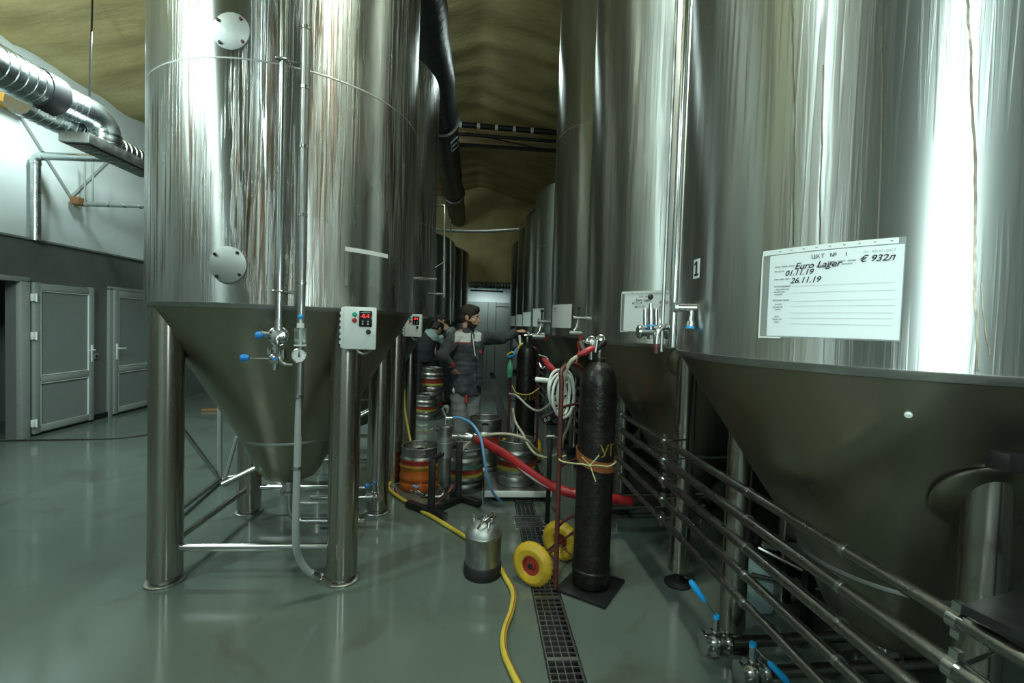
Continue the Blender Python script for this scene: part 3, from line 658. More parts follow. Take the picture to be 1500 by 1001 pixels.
c3 = at(438, 521, (c+nA*0.03).y+0.005)
k = MB(); k.lathe([(0.0, -0.02), (0.036, -0.02), (0.038, 0.0), (0.038, 0.006), (0.033, 0.008)], c3, 32, axis=nA); g = k.build('pressure_gauge', 'steel', T1L)
k = MB(); k.lathe([(0.0, 0), (0.033, 0)], c3+nA*0.006, 32, axis=nA); k.build('dial', 'dial', g)
k = MB(); tv = Vector((-nA.y, nA.x, 0)); k.tube([c3+nA*0.009-Vector((0, 0, 0.008)), c3+nA*0.009+Vector((0, 0, 0.024))], [0.004, 0.001], 5)
for q in range(9):
    a = -PI/4+q*(1.5*PI/8); p = c3+nA*0.0075+tv*math.cos(a)*0.026+Vector((0, 0, math.sin(a)*0.026)); k.tube([p, p+tv*math.cos(a)*0.005+Vector((0, 0, math.sin(a)*0.005))], 0.0008, 4)
k.build('needle', 'ink', g)
c4 = at(440, 492, pB.y-0.035)
k = MB(); k.lathe([(0.030, -0.05), (0.030, 0.04)], c4, 28); k.build('sight_glass', 'glass', T1L)
k = MB(); k.cyl(c4+Vector((0, 0, -0.053)), c4+Vector((0, 0, -0.046)), 0.031, n=24); k.cyl(c4+Vector((0, 0, -0.05)), c4+Vector((0, 0, 0.085)), 0.005, n=8); k.cyl(c4+Vector((0, 0, 0.04)), c4+Vector((0, 0, 0.065)), 0.018, n=16); sg = k.build('sight_glass_stem', 'white_hose', T1L)
k = MB(); k.sphere(c4+Vector((0, 0, 0.098)), 0.0135); k.build('knob', 'cyan', sg)
# strip of tape residue on the shell
def sheet_on(c, R, a0, a1, z0, z1, off, seg=10):
    k = MB(); vs = []; fs = []
    for i in range(seg+1):
        a = a0+(a1-a0)*i/seg
        for z in (z0, z1): vs.append((c[0]+(R+off)*math.cos(a), c[1]+(R+off)*math.sin(a), z))
    for i in range(seg): fs.append((2*i, 2*i+2, 2*i+3, 2*i+1))
    k.add(vs, fs); return k
def ang(c, p): return math.atan2(p[1]-c[1], p[0]-c[0])
LC = (LX, 3.32)
sheet_on(LC, LR, ang(LC, (-0.745, 2.695)), ang(LC, (-0.55, 2.93)), 1.955, 1.980, 0.0015).build('tape_strip', 'tape', T1L)
sheet_on(LC, LR, ang(LC, (-0.745, 2.695)), ang(LC, (-0.73, 2.71)), 1.76, 1.965, 0.0012).build('tape_strip', 'steel', T1L)
# level arm and fittings of the second left tank
p = at(606, 408, 4.55)
k = MB(); k.tube([p-Vector((0.1, -0.05, 0)), p+Vector((0.05, 0, 0)), p+Vector((0.055, 0, 0)), p+Vector((0.085, 0, 0)), p+Vector((0.09, 0, 0)), p+Vector((0.22, 0, 0))], [0.014, 0.014, 0.022, 0.022, 0.014, 0.014], 12); k.build('level_arm', 'steel', left_tanks[1])
p = at(628, 430, 4.75)
k = MB(); k.tube([p, p+Vector((0.16, 0, 0))], 0.012, 10); k.build('level_arm', 'steel', left_tanks[1])
# thin pipe loop beside the bright tank
k = MB(); k.tube([at(634, 301, 8.2), at(651, 301, 8.2), at(651, 436, 8.2)], 0.020, 8); k.build('pipe_loop', 'steel', left_tanks[2])
k = MB(); k.tube([at(660, 322, 8.3), at(660, 475, 8.3)], 0.012, 8); k.build('pipe_loop', 'steel', left_tanks[2])
k = MB(); k.tube([at(634, 395, 8.2), at(651, 384, 8.2)], 0.014, 8); k.build('pipe_loop', 'steel', left_tanks[2])
k = MB(); k.tube([at(634, 336, 9.0)]+[at(634+126*i/12, 336+3*math.sin(PI*i/12), 9.0) for i in range(1, 13)], 0.03, 8)
tag(k.build('overhead_hose', 'steel_dull'), 'grey pipe spanning the aisle high up between the far tanks', 'pipe')

# ---- right row
RR, RZ, RX = 0.83, 1.48, 1.67
SLR = 0.66
right_specs = [
    (1.68, RX, 5.05, 'right', 'nearest steel tank on the right carrying the large paper log sheet', ()),
    (3.38, RX, 5.05, 'right', 'second steel tank on the right, directly behind the nearest one', ()),
    (5.08, RX, 5.05, 'far', 'third steel tank on the right with a white sheet low on its shell', (3.6,)),
    (6.78, RX, 3.45, 'far', 'shorter steel tank on the right just past the third tall one', (2.7,)),
    (8.5, RX+0.03, 3.55, 'far', 'fifth tank on the right, a dim shell behind four others', ()),
    (10.2, RX+0.06, 3.6, 'far', 'sixth tank on the right, a narrow dark sliver far back', ()),
    (11.9, RX+0.04, 3.6, 'far', 'last tank on the right beside the far wall', ())]
right_tanks = []
rlegs = {0: [(1.33, 2.17), (1.41, 1.14), (2.1, 1.1), (2.1, 2.25)], 1: [(1.30, 2.72), (1.285, 3.83), (2.1, 2.85), (2.1, 3.95)]}
for i, (y, x, zt, sh, lab, welds) in enumerate(right_specs):
    t = thing('fermentation_tank', lab, 'tank', (x, y, 0), 'steel tanks right of the aisle'); right_tanks.append(t)
    zb = tank_core(t, x, y, RR, RZ, zt, 'shell_'+sh, 'cone', welds=welds, SL=SLR)
    for (lx, ly) in rlegs.get(i, [(x-0.4, y-0.6), (x-0.4, y+0.55), (x+0.42, y-0.55), (x+0.42, y+0.55)]):
        rr = math.hypot(lx-x, ly-y); zc = RZ-(RR-rr)/SLR
        o = pole(t, lx, ly, 0.052 if ly < 1.2 else 0.060, 0.085, zc+0.07)
        k = MB(); k.cyl((0, 0, 0.03), (0, 0, 0.10), 0.02, n=12); k.lathe([(0.078, 0), (0.080, 0.012), (0.06, 0.026), (0.022, 0.036)], (0, 0, 0), 28, cap0=True); k.build('foot', 'rubber', o, local=True)
        nv = Vector(((lx-x)/rr, (ly-y)/rr, 0)); cn = (nv*1.0+Vector((0, 0, -SLR))).normalized()
        k = MB(); k.lathe([(0.125, 0), (0.125, 0.004), (0.118, 0.008), (0.05, 0.008)], Vector((0, 0, zc))+cn*0.0, 32, axis=cn); k.build('pad_plate', 'cone', o, local=True)
    k = MB(); k.lathe([(0.05, zb+0.02), (0.058, zb), (0.05, zb-0.025), (0.05, zb-0.05), (0.062, zb-0.055), (0.062, zb-0.07), (0.04, zb-0.075)], (x, y, 0), 24, cap1=True); k.build('outlet', 'steel', t)
R1 = right_tanks[0]; R2 = right_tanks[1]; R3 = right_tanks[2]
RC1, RC2, RC3 = (RX, 1.68), (RX, 3.38), (RX, 5.08)
# brown run marks on the nearest tank (stains with their own shapes)
def drip(c, R, pts, wdt, parent):
    """pts: list of (photo x, photo y) along the run, laid on the curved sheet"""
    P = []
    for i in range(len(pts)-1):
        for q in range(6):
            f = q/6; P.append((pts[i][0]*(1-f)+pts[i+1][0]*f, pts[i][1]*(1-f)+pts[i+1][1]*f))
    P.append(pts[-1]); vs = []; fs = []; k = MB()
    for i, (a, b) in enumerate(P):
        p = on_shell(c, R, a, b); an_ = ang(c, p); wd = wdt*(0.7+0.6*abs(noise.noise(Vector((i*0.35, a*0.1, 0)))))
        j = 0.003*noise.noise(Vector((i*0.5, a, 3)))
        for s in (-1, 1):
            aa = an_+(s*wd/2+j)/R; vs.append((c[0]+(R+0.0012)*math.cos(aa), c[1]+(R+0.0012)*math.sin(aa), p.z))
    for i in range(len(P)-1): fs.append((2*i, 2*i+1, 2*i+3, 2*i+2))
    k.add(vs, fs); return k.build('drip_stain', 'drip', parent)
drip(RC1, RR, [(1160, 0), (1161, 90), (1164, 180), (1162, 280), (1162, 360)], 0.0045, R1)
drip(RC1, RR, [(1206, 95), (1204, 200), (1201, 290), (1201, 362)], 0.004, R1)
drip(RC1, RR, [(1291, 40), (1293, 120), (1291, 200), (1289, 270), (1286, 350)], 0.005, R1)
drip(RC1, RR, [(1417, 0), (1421, 60), (1423, 150), (1428, 220), (1429, 300), (1428, 380), (1427, 430), (1431, 490), (1432, 545)], 0.006, R1)
drip(RC1, RR, [(1437, 415), (1440, 455), (1444, 490), (1449, 520)], 0.003, R1)

p = at(1334, 592, 1.05); d0 = Vector((p.x-RX, p.y-1.68, 0)).normalized(); zc = 1.36; rc = RR-(RZ-zc)*SLR
q = Vector((RX, 1.68, zc))+Vector((-0.685, -0.728, 0))*rc; nn_ = (Vector((-0.685, -0.728, 0))-Vector((0, 0, SLR))).normalized()
k = MB(); k.lathe([(0.009, -0.004), (0.009, 0.003), (0.007, 0.005), (0, 0.005)], q, 16, axis=nn_); k.build('white_plug', 'tape', R1)
# paper log sheets
def wrap(vs, c, R, a0, z0, off): return [(c[0]+(R+off)*math.cos(a0+v.x/R), c[1]+(R+off)*math.sin(a0+v.x/R), z0+v.y) for v in vs]
def log_sheet(c, R, pa, pb, z0, z1, label, lines, full=False, pocket=True, group='paper log sheets on the tanks'):
    a0, a1 = ang(c, pa), ang(c, pb)
    if a1 < a0: a1 += 2*PI
    wd = (a1-a0)*R
    t = thing('log_sheet', label, 'paper', (pa[0], pa[1], z0), group)
    sheet_on(c, R, a0, a1, z0, z1, 0.004, 16).build('paper', 'paper', t)
    if pocket:
        a00 = a0-0.022/R; sheet_on(c, R, a00, a1+0.002/R, z0-0.004, z1+0.018, 0.0065, 16).build('plastic_pocket', 'pocket', t)
        o = sheet_on(c, R, a00, a1-0.012/R, z1+0.002, z1+0.017, 0.0075, 16).build('pocket_strip', 'tape', t)
        hk = MB()
        for q in range(9):
            s = wd*(0.1+0.82*q/8); hk.add(wrap([Vector((s+dx_, z1+0.0095+dy_, 0)) for dx_, dy_ in ((-.003, -.0015), (.003, -.0015), (.003, .0015), (-.003, .0015))], c, R, a0, 0, 0.0082), [(0, 1, 2, 3)])
        hk.build('punch_hole', 'print', o)
        sheet_on(c, R, a00-0.003/R, a00+0.002/R, z0-0.008, z1+0.004, 0.007, 2).build('pocket_edge', 'tape', t)
        sheet_on(c, R, a00, a0+0.045/R, z0-0.007, z0-0.003, 0.0072, 4).build('pocket_edge', 'tape', t)
    for (s, u, v, size, shear, mt, sp) in lines:
        vs, fs = text_verts(s, size, sp, shear, 0.00025 if size > 0.016 else 0.0)
        k = MB(); k.add(wrap([Vector((q.x+u*wd, q.y, 0)) for q in vs], c, R, a0, z0+v*(z1-z0), 0.0085), fs); k.build('lettering', mt, t, smooth=False)
    if full:
        for (u0, u1, v) in ((.06, .24, .845), (.50, .7, .855), (.06, .15, .79), (.42, .68, .82), (.06, .2, .69), (.08, .2, .565), (.06, .16, .535), (.07, .14, .505), (.08, .14, .385), (.06, .15, .35), (.08, .13, .32), (.08, .12, .235), (.06, .15, .20), (.08, .12, .165)):
            k = MB(); nn = 14
            for q in range(nn):
                if q % 5 == 4: continue
                x0 = (u0+(u1-u0)*q/nn)*wd; x1 = (u0+(u1-u0)*(q+0.8)/nn)*wd; yy_ = z0+v*(z1-z0)
                k.add(wrap([Vector((x0, yy_, 0)), Vector((x1, yy_, 0)), Vector((x1, yy_+0.0035, 0)), Vector((x0, yy_+0.0035, 0))], c, R, a0, 0, 0.0084), [(0, 1, 2, 3)])
            k.build('printed_line', 'print', t, smooth=False)
        for v in (.60, .52, .42, .36, .28, .22, .15):
            k = MB(); nn = 12
            for q in range(nn):
                x0 = (.22+.74*q/nn)*wd; x1 = (.22+.74*(q+1)/nn)*wd; yy_ = z0+v*(z1-z0)
                k.add(wrap([Vector((x0, yy_, 0)), Vector((x1, yy_, 0)), Vector((x1, yy_+0.0007, 0)), Vector((x0, yy_+0.0007, 0))], c, R, a0, 0, 0.0084), [(0, 1, 2, 3)])
            k.build('table_rule', 'print', t, smooth=False)
    return t
log_sheet(RC1, RR, (0.903, 1.363), (1.080, 1.096), 1.558, 1.802, 'large paper log sheet for tank 1 in a clear pocket, handwritten Euro Lager',
    [('ЦКТ  №   1', .37, .915, .0155, 0, 'ink', 1.15), ('Euro Lager', .235, .805, .026, .35, 'ink', 1.0), ('01.11.19', .155, .735, .022, .3, 'ink', 1.0), ('26.11.19', .205, .64, .023, .3, 'ink', 1.0),
     ('€ 932л', .72, .835, .024, .3, 'ink', 1.0), ('от  03.01.2017', .745, .93, .009, 0, 'print', 1.2), ('Охлаждение', .055, .60, .008, 0, 'ink', 1.0), ('Розлив пива', .055, .43, .008, 0, 'ink', 1.0)], True)
log_sheet(RC2, RR, (0.965, 2.94), (1.175, 2.713), 1.556, 1.792, 'smaller log sheet behind the sampling valve on the second right tank',
    [('ЦКТ  №   2', .36, .90, .014, 0, 'ink', 1.15), ('Euro Lager', .28, .80, .024, .35, 'ink', 1.0), ('01.11.19', .2, .72, .02, .3, 'ink', 1.0), ('€ 932', .78, .74, .022, .3, 'ink', 1.0), ('26.11.19', .26, .63, .02, .3, 'ink', 1.0)])
log_sheet(RC3, RR, (0.843, 5.007), (0.976, 4.625), 1.562, 1.806, 'plain white log sheet on the third right tank above the far gas cylinder',
    [('Euro Lager', .1, .82, .024, .35, 'ink', 1.0), ('01.11.19', .12, .70, .02, .3, 'ink', 1.0)], pocket=False)
for i, lab in ((3, 'grey log sheet on the fourth right tank, largest of the dim sheets in the distance'), (4, 'dim log sheet on the fifth right tank between two others'), (5, 'dim log sheet on the sixth right tank, second smallest'), (6, 'smallest and farthest log sheet by the white far door')):
    y, x = right_specs[i][0], right_specs[i][1]; c = (x, y); a0 = math.radians(-176+i*0.5); a1 = a0+math.radians(24)
    t = log_sheet(c, RR, (x+RR*math.cos(a0), y+RR*math.sin(a0)), (x+RR*math.cos(a1), y+RR*math.sin(a1)), 1.57, 1.80, lab, [], pocket=False)
    sheet_on(c, RR, a0-0.01, a1+0.01, 1.80, 1.825, 0.006).build('top_strip', 'tape', t)
# number plates
def number_plate(c, R, p, txt, label):
    a0 = ang(c, p); t = thing('number_label', label, 'label', (p[0], p[1], p[2]), 'number labels on the right tanks')
    sheet_on(c, R, a0-0.028/R, a0+0.028/R, p[2]-0.037, p[2]+0.037, 0.002, 4).build('plate', 'paper', t)
    k = MB()
    if txt == '1': polys = [[(-0.004, -0.027), (0.009, -0.027), (0.009, 0.028), (-0.004, 0.028)], [(-0.018, 0.012), (-0.004, 0.018), (-0.004, 0.028), (-0.018, 0.019)], [(-0.015, -0.027), (0.020, -0.027), (0.020, -0.019), (-0.015, -0.019)]]
    else: polys = [[(-0.016, -0.027), (0.016, -0.027), (0.016, -0.018), (-0.016, -0.018)], [(-0.016, -0.018), (-0.004, -0.018), (0.016, 0.006), (0.006, 0.006)], [(0.006, 0.006), (0.016, 0.006), (0.016, 0.024), (0.006, 0.024)], [(-0.014, 0.018), (0.016, 0.018), (0.012, 0.028), (-0.010, 0.028)]]
    for q in polys: k.add(wrap([Vector((a_, b_, 0)) for a_, b_ in q], c, R, a0, p[2], 0.004), [(0, 1, 2, 3)])
    k; k.build('digit', 'ink', t, smooth=False)
number_plate(RC1, RR, on_shell(RC1, RR, 1021, 394), '1', 'small white label with a black 1 on the nearest right tank')
number_plate(RC2, RR, on_shell(RC2, RR, 858.5, 434), '2', 'narrow number label edge-on at the side of the second right tank')
number_plate(RC3, RR, (0.86, 4.92, 1.93), '3', 'dim number label above the sheet of the third right tank') if False else None

# upright pipe with sampling valve between the first two right tanks
U = Vector((0.765, 1.74, 0))
k = MB(); k.tube([U+Vector((0, 0, 1.50)), U+Vector((0, 0, 5.2)), U+Vector((0.3, 0, 5.25))], 0.016, 14); k.build('wash_pipe', 'steel', R1)
k = MB(); k.tube([U+Vector((-0.028, 0.03, 1.48)), U+Vector((-0.028, 0.03, 5.2))], 0.007, 8); k.build('wash_pipe', 'steel_dull', R1)
k = MB(); k.tube([U+Vector((-0.006, 0, 1.655)), U+Vector((0.012, 0, 1.655)), U+Vector((0.012, 0, 1.655)), U+Vector((0.10, -0.03, 1.655))], [0.026, 0.026, 0.016, 0.016], 14); st = k.build('stub_arm', 'steel', R1)
k = MB(); k.tube([U+Vector((0.065, -0.02, 1.65)), U+Vector((0.058, -0.03, 1.60))], 0.009, 10); k.tube([U+Vector((0.058, -0.03, 1.60)), U+Vector((0.055, -0.032, 1.58))], 0.016, 14); k.build('stub_outlet', 'steel', st)
k = MB(); k.tube([U+Vector((0.055, -0.032, 1.582)), U+Vector((0.0545, -0.0325, 1.574))], 0.0165, 14); k.build('blue_plug', 'cyan', st)
VY = 1.80
def vp(a, b, dy=0): return at(a, b, VY+dy)
c = vp(950, 487)
k = MB(); k.tube([vp(934, 486), vp(938, 486), vp(938.5, 486), vp(952, 487), vp(990, 488)], [0.022, 0.024, 0.018, 0.017, 0.017], 16); k.lathe([(0.026, -0.006), (0.028, 0), (0.026, 0.006)], vp(937, 486), 20, axis=(1, 0, 0), cap0=True, cap1=True); k.lathe([(0.016, -0.008), (0.027, -0.006), (0.027, 0.006), (0.016, 0.008)], vp(978, 488), 20, axis=(1, 0, 0), cap0=True, cap1=True)
sv = k.build('sampling_valve', 'steel', R1)
k = MB(); k.tube([vp(953, 497), vp(953, 452)], 0.013, 14); k.tube([vp(953, 452), vp(953, 445)], 0.007, 10); k.build('valve_stem', 'steel', sv)
for a in (945, 961): k = MB(); k.tube([vp(a, 477, 0.01), vp(a, 453, 0.01)], 0.008, 12); k.build('spring_post', 'steel', sv)
k = MB(); k.tube([vp(953, 478), vp(953, 476)], 0.025, 20); k.build('blue_ring', 'cyan', sv)
k = MB(); k.sphere(vp(953, 435), 0.0115); k.build('black_knob', 'rubber', sv)
k = MB(); k.tube([vp(968, 475, 0.0), vp(968, 448, 0.01)], [0.004, 0.006], 8); k.build('lever', 'steel', sv)
k = MB(); k.tube(spline([vp(985, 482, -.03), vp(976, 479, -.05), vp(966, 482, -.06), vp(962, 492, -.06), vp(961, 506, -.06)], 4), 0.0115, 14); k.build('spout', 'steel', sv)
k = MB(); k.tube([vp(961, 504, -.06), vp(961, 509, -.06)], 0.0155, 14); k.tube([vp(961, 509, -.06), vp(961, 518, -.06)], 0.010, 12); k.build('spout_nut', 'rust_red', sv)
for dx_ in (-5, 5): k = MB(); k.tube([vp(982+dx_, 500), vp(982+dx_, 506)], 0.006, 8); k.build('clamp_bolt', 'steel_dull', sv)
# fittings of the second and third right tanks
def side_fitting(par, px0, px1, py_, Y, red):
    a, b = at(px0, py_, Y), at(px1, py_+1, Y); sc = Y/3.0
    k = MB(); k.tube([a, a+(b-a)*0.1, a+(b-a)*0.1, b], [0.02*sc, 0.02*sc, 0.013*sc, 0.013*sc], 12); o = k.build('stub_arm', 'steel', par)
    q = a+(b-a)*0.3
    k = MB(); k.tube([q, q+Vector((-0.012*sc, -0.02, -0.06*sc)), q+Vector((-0.03*sc, -0.02, -0.085*sc))], 0.010*sc, 10); k.tube([q+Vector((-0.06*sc, -0.02, -0.10*sc)), q+Vector((0.02*sc, -0.02, -0.10*sc))], 0.018*sc, 12); k.build('small_valve', 'steel', o)
    k = MB(); k.tube([q+Vector((0, 0, 0.01)), q+Vector((0, 0, 0.06*sc))], 0.006*sc, 8); k.sphere(q+Vector((0, 0, 0.07*sc)), 0.012*sc, 10); k.build('black_knob', 'rubber', o)
    if red:
        k = MB(); k.tube([q+Vector((0.02, -0.02, -0.10*sc)), q+Vector((0.014, -0.02, -0.155*sc)), q+Vector((0.012, -0.02, -0.16*sc)), q+Vector((0.012, -0.02, -0.20*sc))], [0.009, 0.009, 0.02, 0.016], 12); k.build('red_cap', 'red', o)
        k = MB(); k.tube([q+Vector((0.012, -0.02, -0.2*sc)), q+Vector((-0.01, -0.03, -0.30*sc))], 0.006, 8); k.build('drop_tube', 'pink_hose', o)
side_fitting(R2, 839, 866, 466, 3.3, True)
side_fitting(R3, 788, 806, 471, 4.95, False)

# ------------------------------------------------------------------ pipe rack along the right tanks
PX = 1.10
for i in range(5):
    z = 0.935-i*0.1115
    t = thing('process_pipe', ['topmost', 'second highest', 'middle', 'second lowest', 'lowest'][i]+' of five parallel steel pipes along the right tanks', 'pipe', (PX, 0.5, z), 'pipes along the right tanks')
    r = 0.021 if i in (1, 2) else 0.018
    k = MB(); k.tube([(PX+0.004*math.sin(j*1.7+i), 0.45+j*0.55, z) for j in range(20)], r, 12); k.build('tube', 'pipe_steel', t)
    for y in (0.93, 2.53, 4.2, 5.9):
        if y < 1 and i > 1: continue
        k = MB(); k.tube([(PX, y-0.012, z), (PX, y+0.012, z)], r+0.006, 12); k.box((PX, y, z+r+0.012), (0.016, 0.02, 0.022)); k.box((PX, y, z-r-0.012), (0.016, 0.02, 0.022)); c = k.build('clamp', 'steel', t)
        k = MB(); k.cyl((PX+r*0.6, y+0.004, z), (PX+(0.145 if y > 1 else 0.20), y+(0.05 if y > 1 else 0.06), z), 0.005, n=8); k.build('clamp_pin', 'steel', c)
    for y in (1.25, 1.72, 3.3):
        k = MB(); k.tube([(PX, y-0.007, z), (PX, y+0.007, z)], r+0.0025, 12); k.build('weld', 'steel_dull', t)
# header pipes under the nearest right tanks with blue levers
t = thing('header_pipe', 'low steel pipe with a blue lever valve under the nearest right tank', 'pipe', (1.2, 2.02, 0.1))
k = MB(); k.tube([(1.24, 2.02, 0.12), (2.3, 2.06, 0.12)], 0.026, 14); k.build('tube', 'pipe_steel', t)
valve_butterfly(t, (1.16, 2.02, 0.12), (1, 0, 0), 0.058, (-0.55, 0.25, 0.75), 'cyan', 0.19)
t = thing('header_pipe', 'lowest steel pipe at the bottom edge with a blue lever pointing down', 'pipe', (1.3, 1.72, 0.12))
k = MB(); k.tube([(1.30, 1.83, 0.12), (2.4, 1.86, 0.12)], 0.026, 14); k.build('tube', 'pipe_steel', t)
valve_butterfly(t, (1.22, 1.83, 0.12), (1, 0, 0), 0.058, (0.62, -0.30, -0.6), 'cyan', 0.18)
t = thing('header_pipe', 'pair of short steel pipes with a blue lever behind the gas cylinder', 'pipe', (1.1, 3.6, 0.1))
k = MB(); k.tube([(1.10, 3.62, 0.22), (1.95, 3.66, 0.22)], 0.018, 10); k.build('tube', 'steel', t)
k = MB(); k.tube([(1.05, 3.62, 0.12), (1.95, 3.66, 0.12)], 0.018, 10); k.build('tube', 'steel', t)
valve_butterfly(t, (1.03, 3.62, 0.17), (1, 0, 0), 0.04, (0.5, -0.5, -0.3), 'cyan', 0.13)
t = thing('cross_pipe', 'short polished pipe lying between the first two right tanks', 'pipe', (1.3, 2.3, 0.3))
k = MB(); k.tube([at(1103, 843, 2.35), at(1220, 868, 2.35)], 0.013, 10); k.build('tube', 'steel', t)
k = MB(); k.tube([at(1103, 843, 2.35), at(1106, 843.6, 2.35)], 0.017, 10); k.build('end_ring', 'steel', t)
# clutter stored under the tanks
t = thing('storage_board', 'grey board lying under the second right tank', 'board', (1.75, 2.6, 0.3))
a, b, c, d = at(1142, 792, 2.75), at(1185, 800, 2.75), at(1199, 822, 2.5), at(1160, 815, 2.5)
k = MB(); up = Vector((0, 0, 0.03)); k.add([a, b, c, d, a-up, b-up, c-up, d-up], [(0, 1, 2, 3), (7, 6, 5, 4), (0, 4, 5, 1), (1, 5, 6, 2), (2, 6, 7, 3), (3, 7, 4, 0)]); k.build('panel', 'cardboard', t, smooth=False)
for p in (a, b, c, d): k = MB(); k.box(((p.x*0.9+1.75*0.1), p.y*0.9+2.62*0.1, (p.z-0.03)/2), (0.03, 0.03, p.z-0.03)); k.build('support', 'iron', t, smooth=False)
t = thing('floor_jack', 'dark metal frame with a pale rail under the second right tank', 'frame', (1.4, 2.4, 0))
k = MB(); k.tube([at(1106, 800, 2.5), at(1188, 842, 2.25)], 0.010, 6); k.build('rail', 'steel_dull', t)
for a_, b_ in ((1107, 2.5), (1185, 2.26)):
    p = at(a_, 800 if b_ > 2.4 else 840, b_); k = MB(); k.box((p.x, p.y, p.z/2), (0.045, 0.045, p.z+0.02)); k.build('post', 'iron', t, smooth=False)
p = at(1110, 790, 2.5); k = MB(); k.tube([p-Vector((0, 0, .02)), p+Vector((0, 0, 0.03))], 0.022, 12); k.build('cap', 'iron', t)
a, b, c = at(1117, 793, 2.55), at(1141, 808, 2.55), at(1119, 803, 2.55); k = MB(); q = Vector((0, 0.02, 0)); k.add([a, b, c, a+q, b+q, c+q], [(0, 1, 2), (5, 4, 3), (0, 3, 4, 1), (1, 4, 5, 2), (2, 5, 3, 0)]); k.build('gusset', 'white_paint', t, smooth=False)
p = at(1108, 870, 2.45)
tag(MB().box((p.x, 2.45, 0.14), (0.13, 0.13, 0.27), bev=0.02).build('canister', 'teal_cloth'), 'dull teal plastic canister in the shadow behind the tank leg', 'canister')
t = thing('black_shelf', 'black steel shelf frame at the right edge in front of the tank leg', 'shelf', (1.5, 1.1, 0))
a = at(1455, 675, 0.98)
k = MB(); k.box((a.x+0.13, 0.97, a.z-0.005), (0.27, 0.05, 0.045), rot=(0, 0.06, 0), bev=0.006); k.build('upper_rail', 'iron', t)
a = at(1448, 888, 0.86)
k = MB(); k.box((a.x+0.20, 0.86, a.z-0.03), (0.40, 0.18, 0.02), rot=(0, 0.0, 0.25)); k.build('shelf_plate', 'iron', t, smooth=False)
k = MB(); k.box((a.x+0.33, 0.88, 0.6), (0.04, 0.04, 1.2)); k.build('upright', 'iron', t, smooth=False)

# ------------------------------------------------------------------ control boxes
def control_box(c, yaw_, label, s=1.0):
    t = thing('control_box', label, 'control box', c, 'temperature control boxes', yaw_)
    W_, H_, D_ = 0.175*s, 0.225*s, 0.11*s
    def L(mb, n, m, par=t, **kw): o = mb.build(n, m, par, local=True, **kw); return o
    L(MB().box((-0.012, 0.02, 0), (W_, D_, H_), bev=0.008), 'enclosure', 'box')
    lid = L(MB().box((0.006, -D_/2+0.012, 0), (W_-0.004, 0.022, H_+0.006), bev=0.006), 'lid', 'box')
    for i in range(6): L(MB().box((-W_/2-0.010, -D_/2+0.03, -0.08*s+i*0.032*s), (0.012, 0.018, 0.016)), 'hinge', 'box')
    f = -D_/2
    scr = L(MB().box((0.036*s, f, 0.052*s), (0.068*s, 0.012, 0.086*s), bev=0.003), 'display', 'screen', lid)
    for j, (ch, x) in enumerate((('0.0', 0.010), ('4', 0.034))):
        pass
    vs, fs = text_verts('-0.4', 0.03*s)
    k = MB(); k.add([(v.x+0.010*s, f-0.0068, v.z+v.y+0.058*s) for v in vs], fs); L(k, 'digits', 'digit', lid, smooth=False)
    k = MB(); k.box((0.036*s, f-0.0065, 0.086*s), (0.05*s, 0.001, 0.005*s)); L(k, 'caption_line', 'print', lid, smooth=False)
    for i in range(2):
        for j in range(2): L(MB().cyl((0.022*s+j*0.028*s, f-0.005, 0.024*s+i*0.014*s), (0.022*s+j*0.028*s, f-0.009, 0.024*s+i*0.014*s), 0.005*s, n=10), 'key', 'print', lid)
    for z, m_ in ((0.075, 'greenbutton'), (0.042, 'redbutton')):
        L(MB().lathe([(0.013*s, 0), (0.013*s, 0.006), (0.010*s, 0.012), (0, 0.013)], (-0.022*s, f+0.001, z*s), 18, axis=(0, -1, 0)), 'button', m_, lid)
    L(MB().lathe([(0.013*s, 0), (0.013*s, 0.006), (0.008*s, 0.014), (0, 0.015)], (0.052*s, f+0.001, -0.018*s), 16, axis=(0, -1, 0)).box((0.052*s, f-0.014, -0.018*s), (0.007, 0.01, 0.026)), 'knob', 'rubber', lid)
    L(MB().tube(spline([(-0.02, 0.02, -H_/2), (-0.01, 0.02, -H_/2-0.02), (0.02, 0.03, -H_/2-0.03), (0.05, 0.06, -H_/2-0.01), (0.05, 0.10, -H_/2+0.03)], 4), 0.010, 10), 'cable_conduit', 'steel_dull')
    return t
p = at(528, 481, 2.62); control_box((p.x, 2.62, p.z), 0.06, 'white control box with red digits on the nearest left tank')
p = at(606, 477, 4.42); control_box((p.x, 4.42, p.z), -0.12, 'smaller looking control box farther back on the second left tank', 0.92)

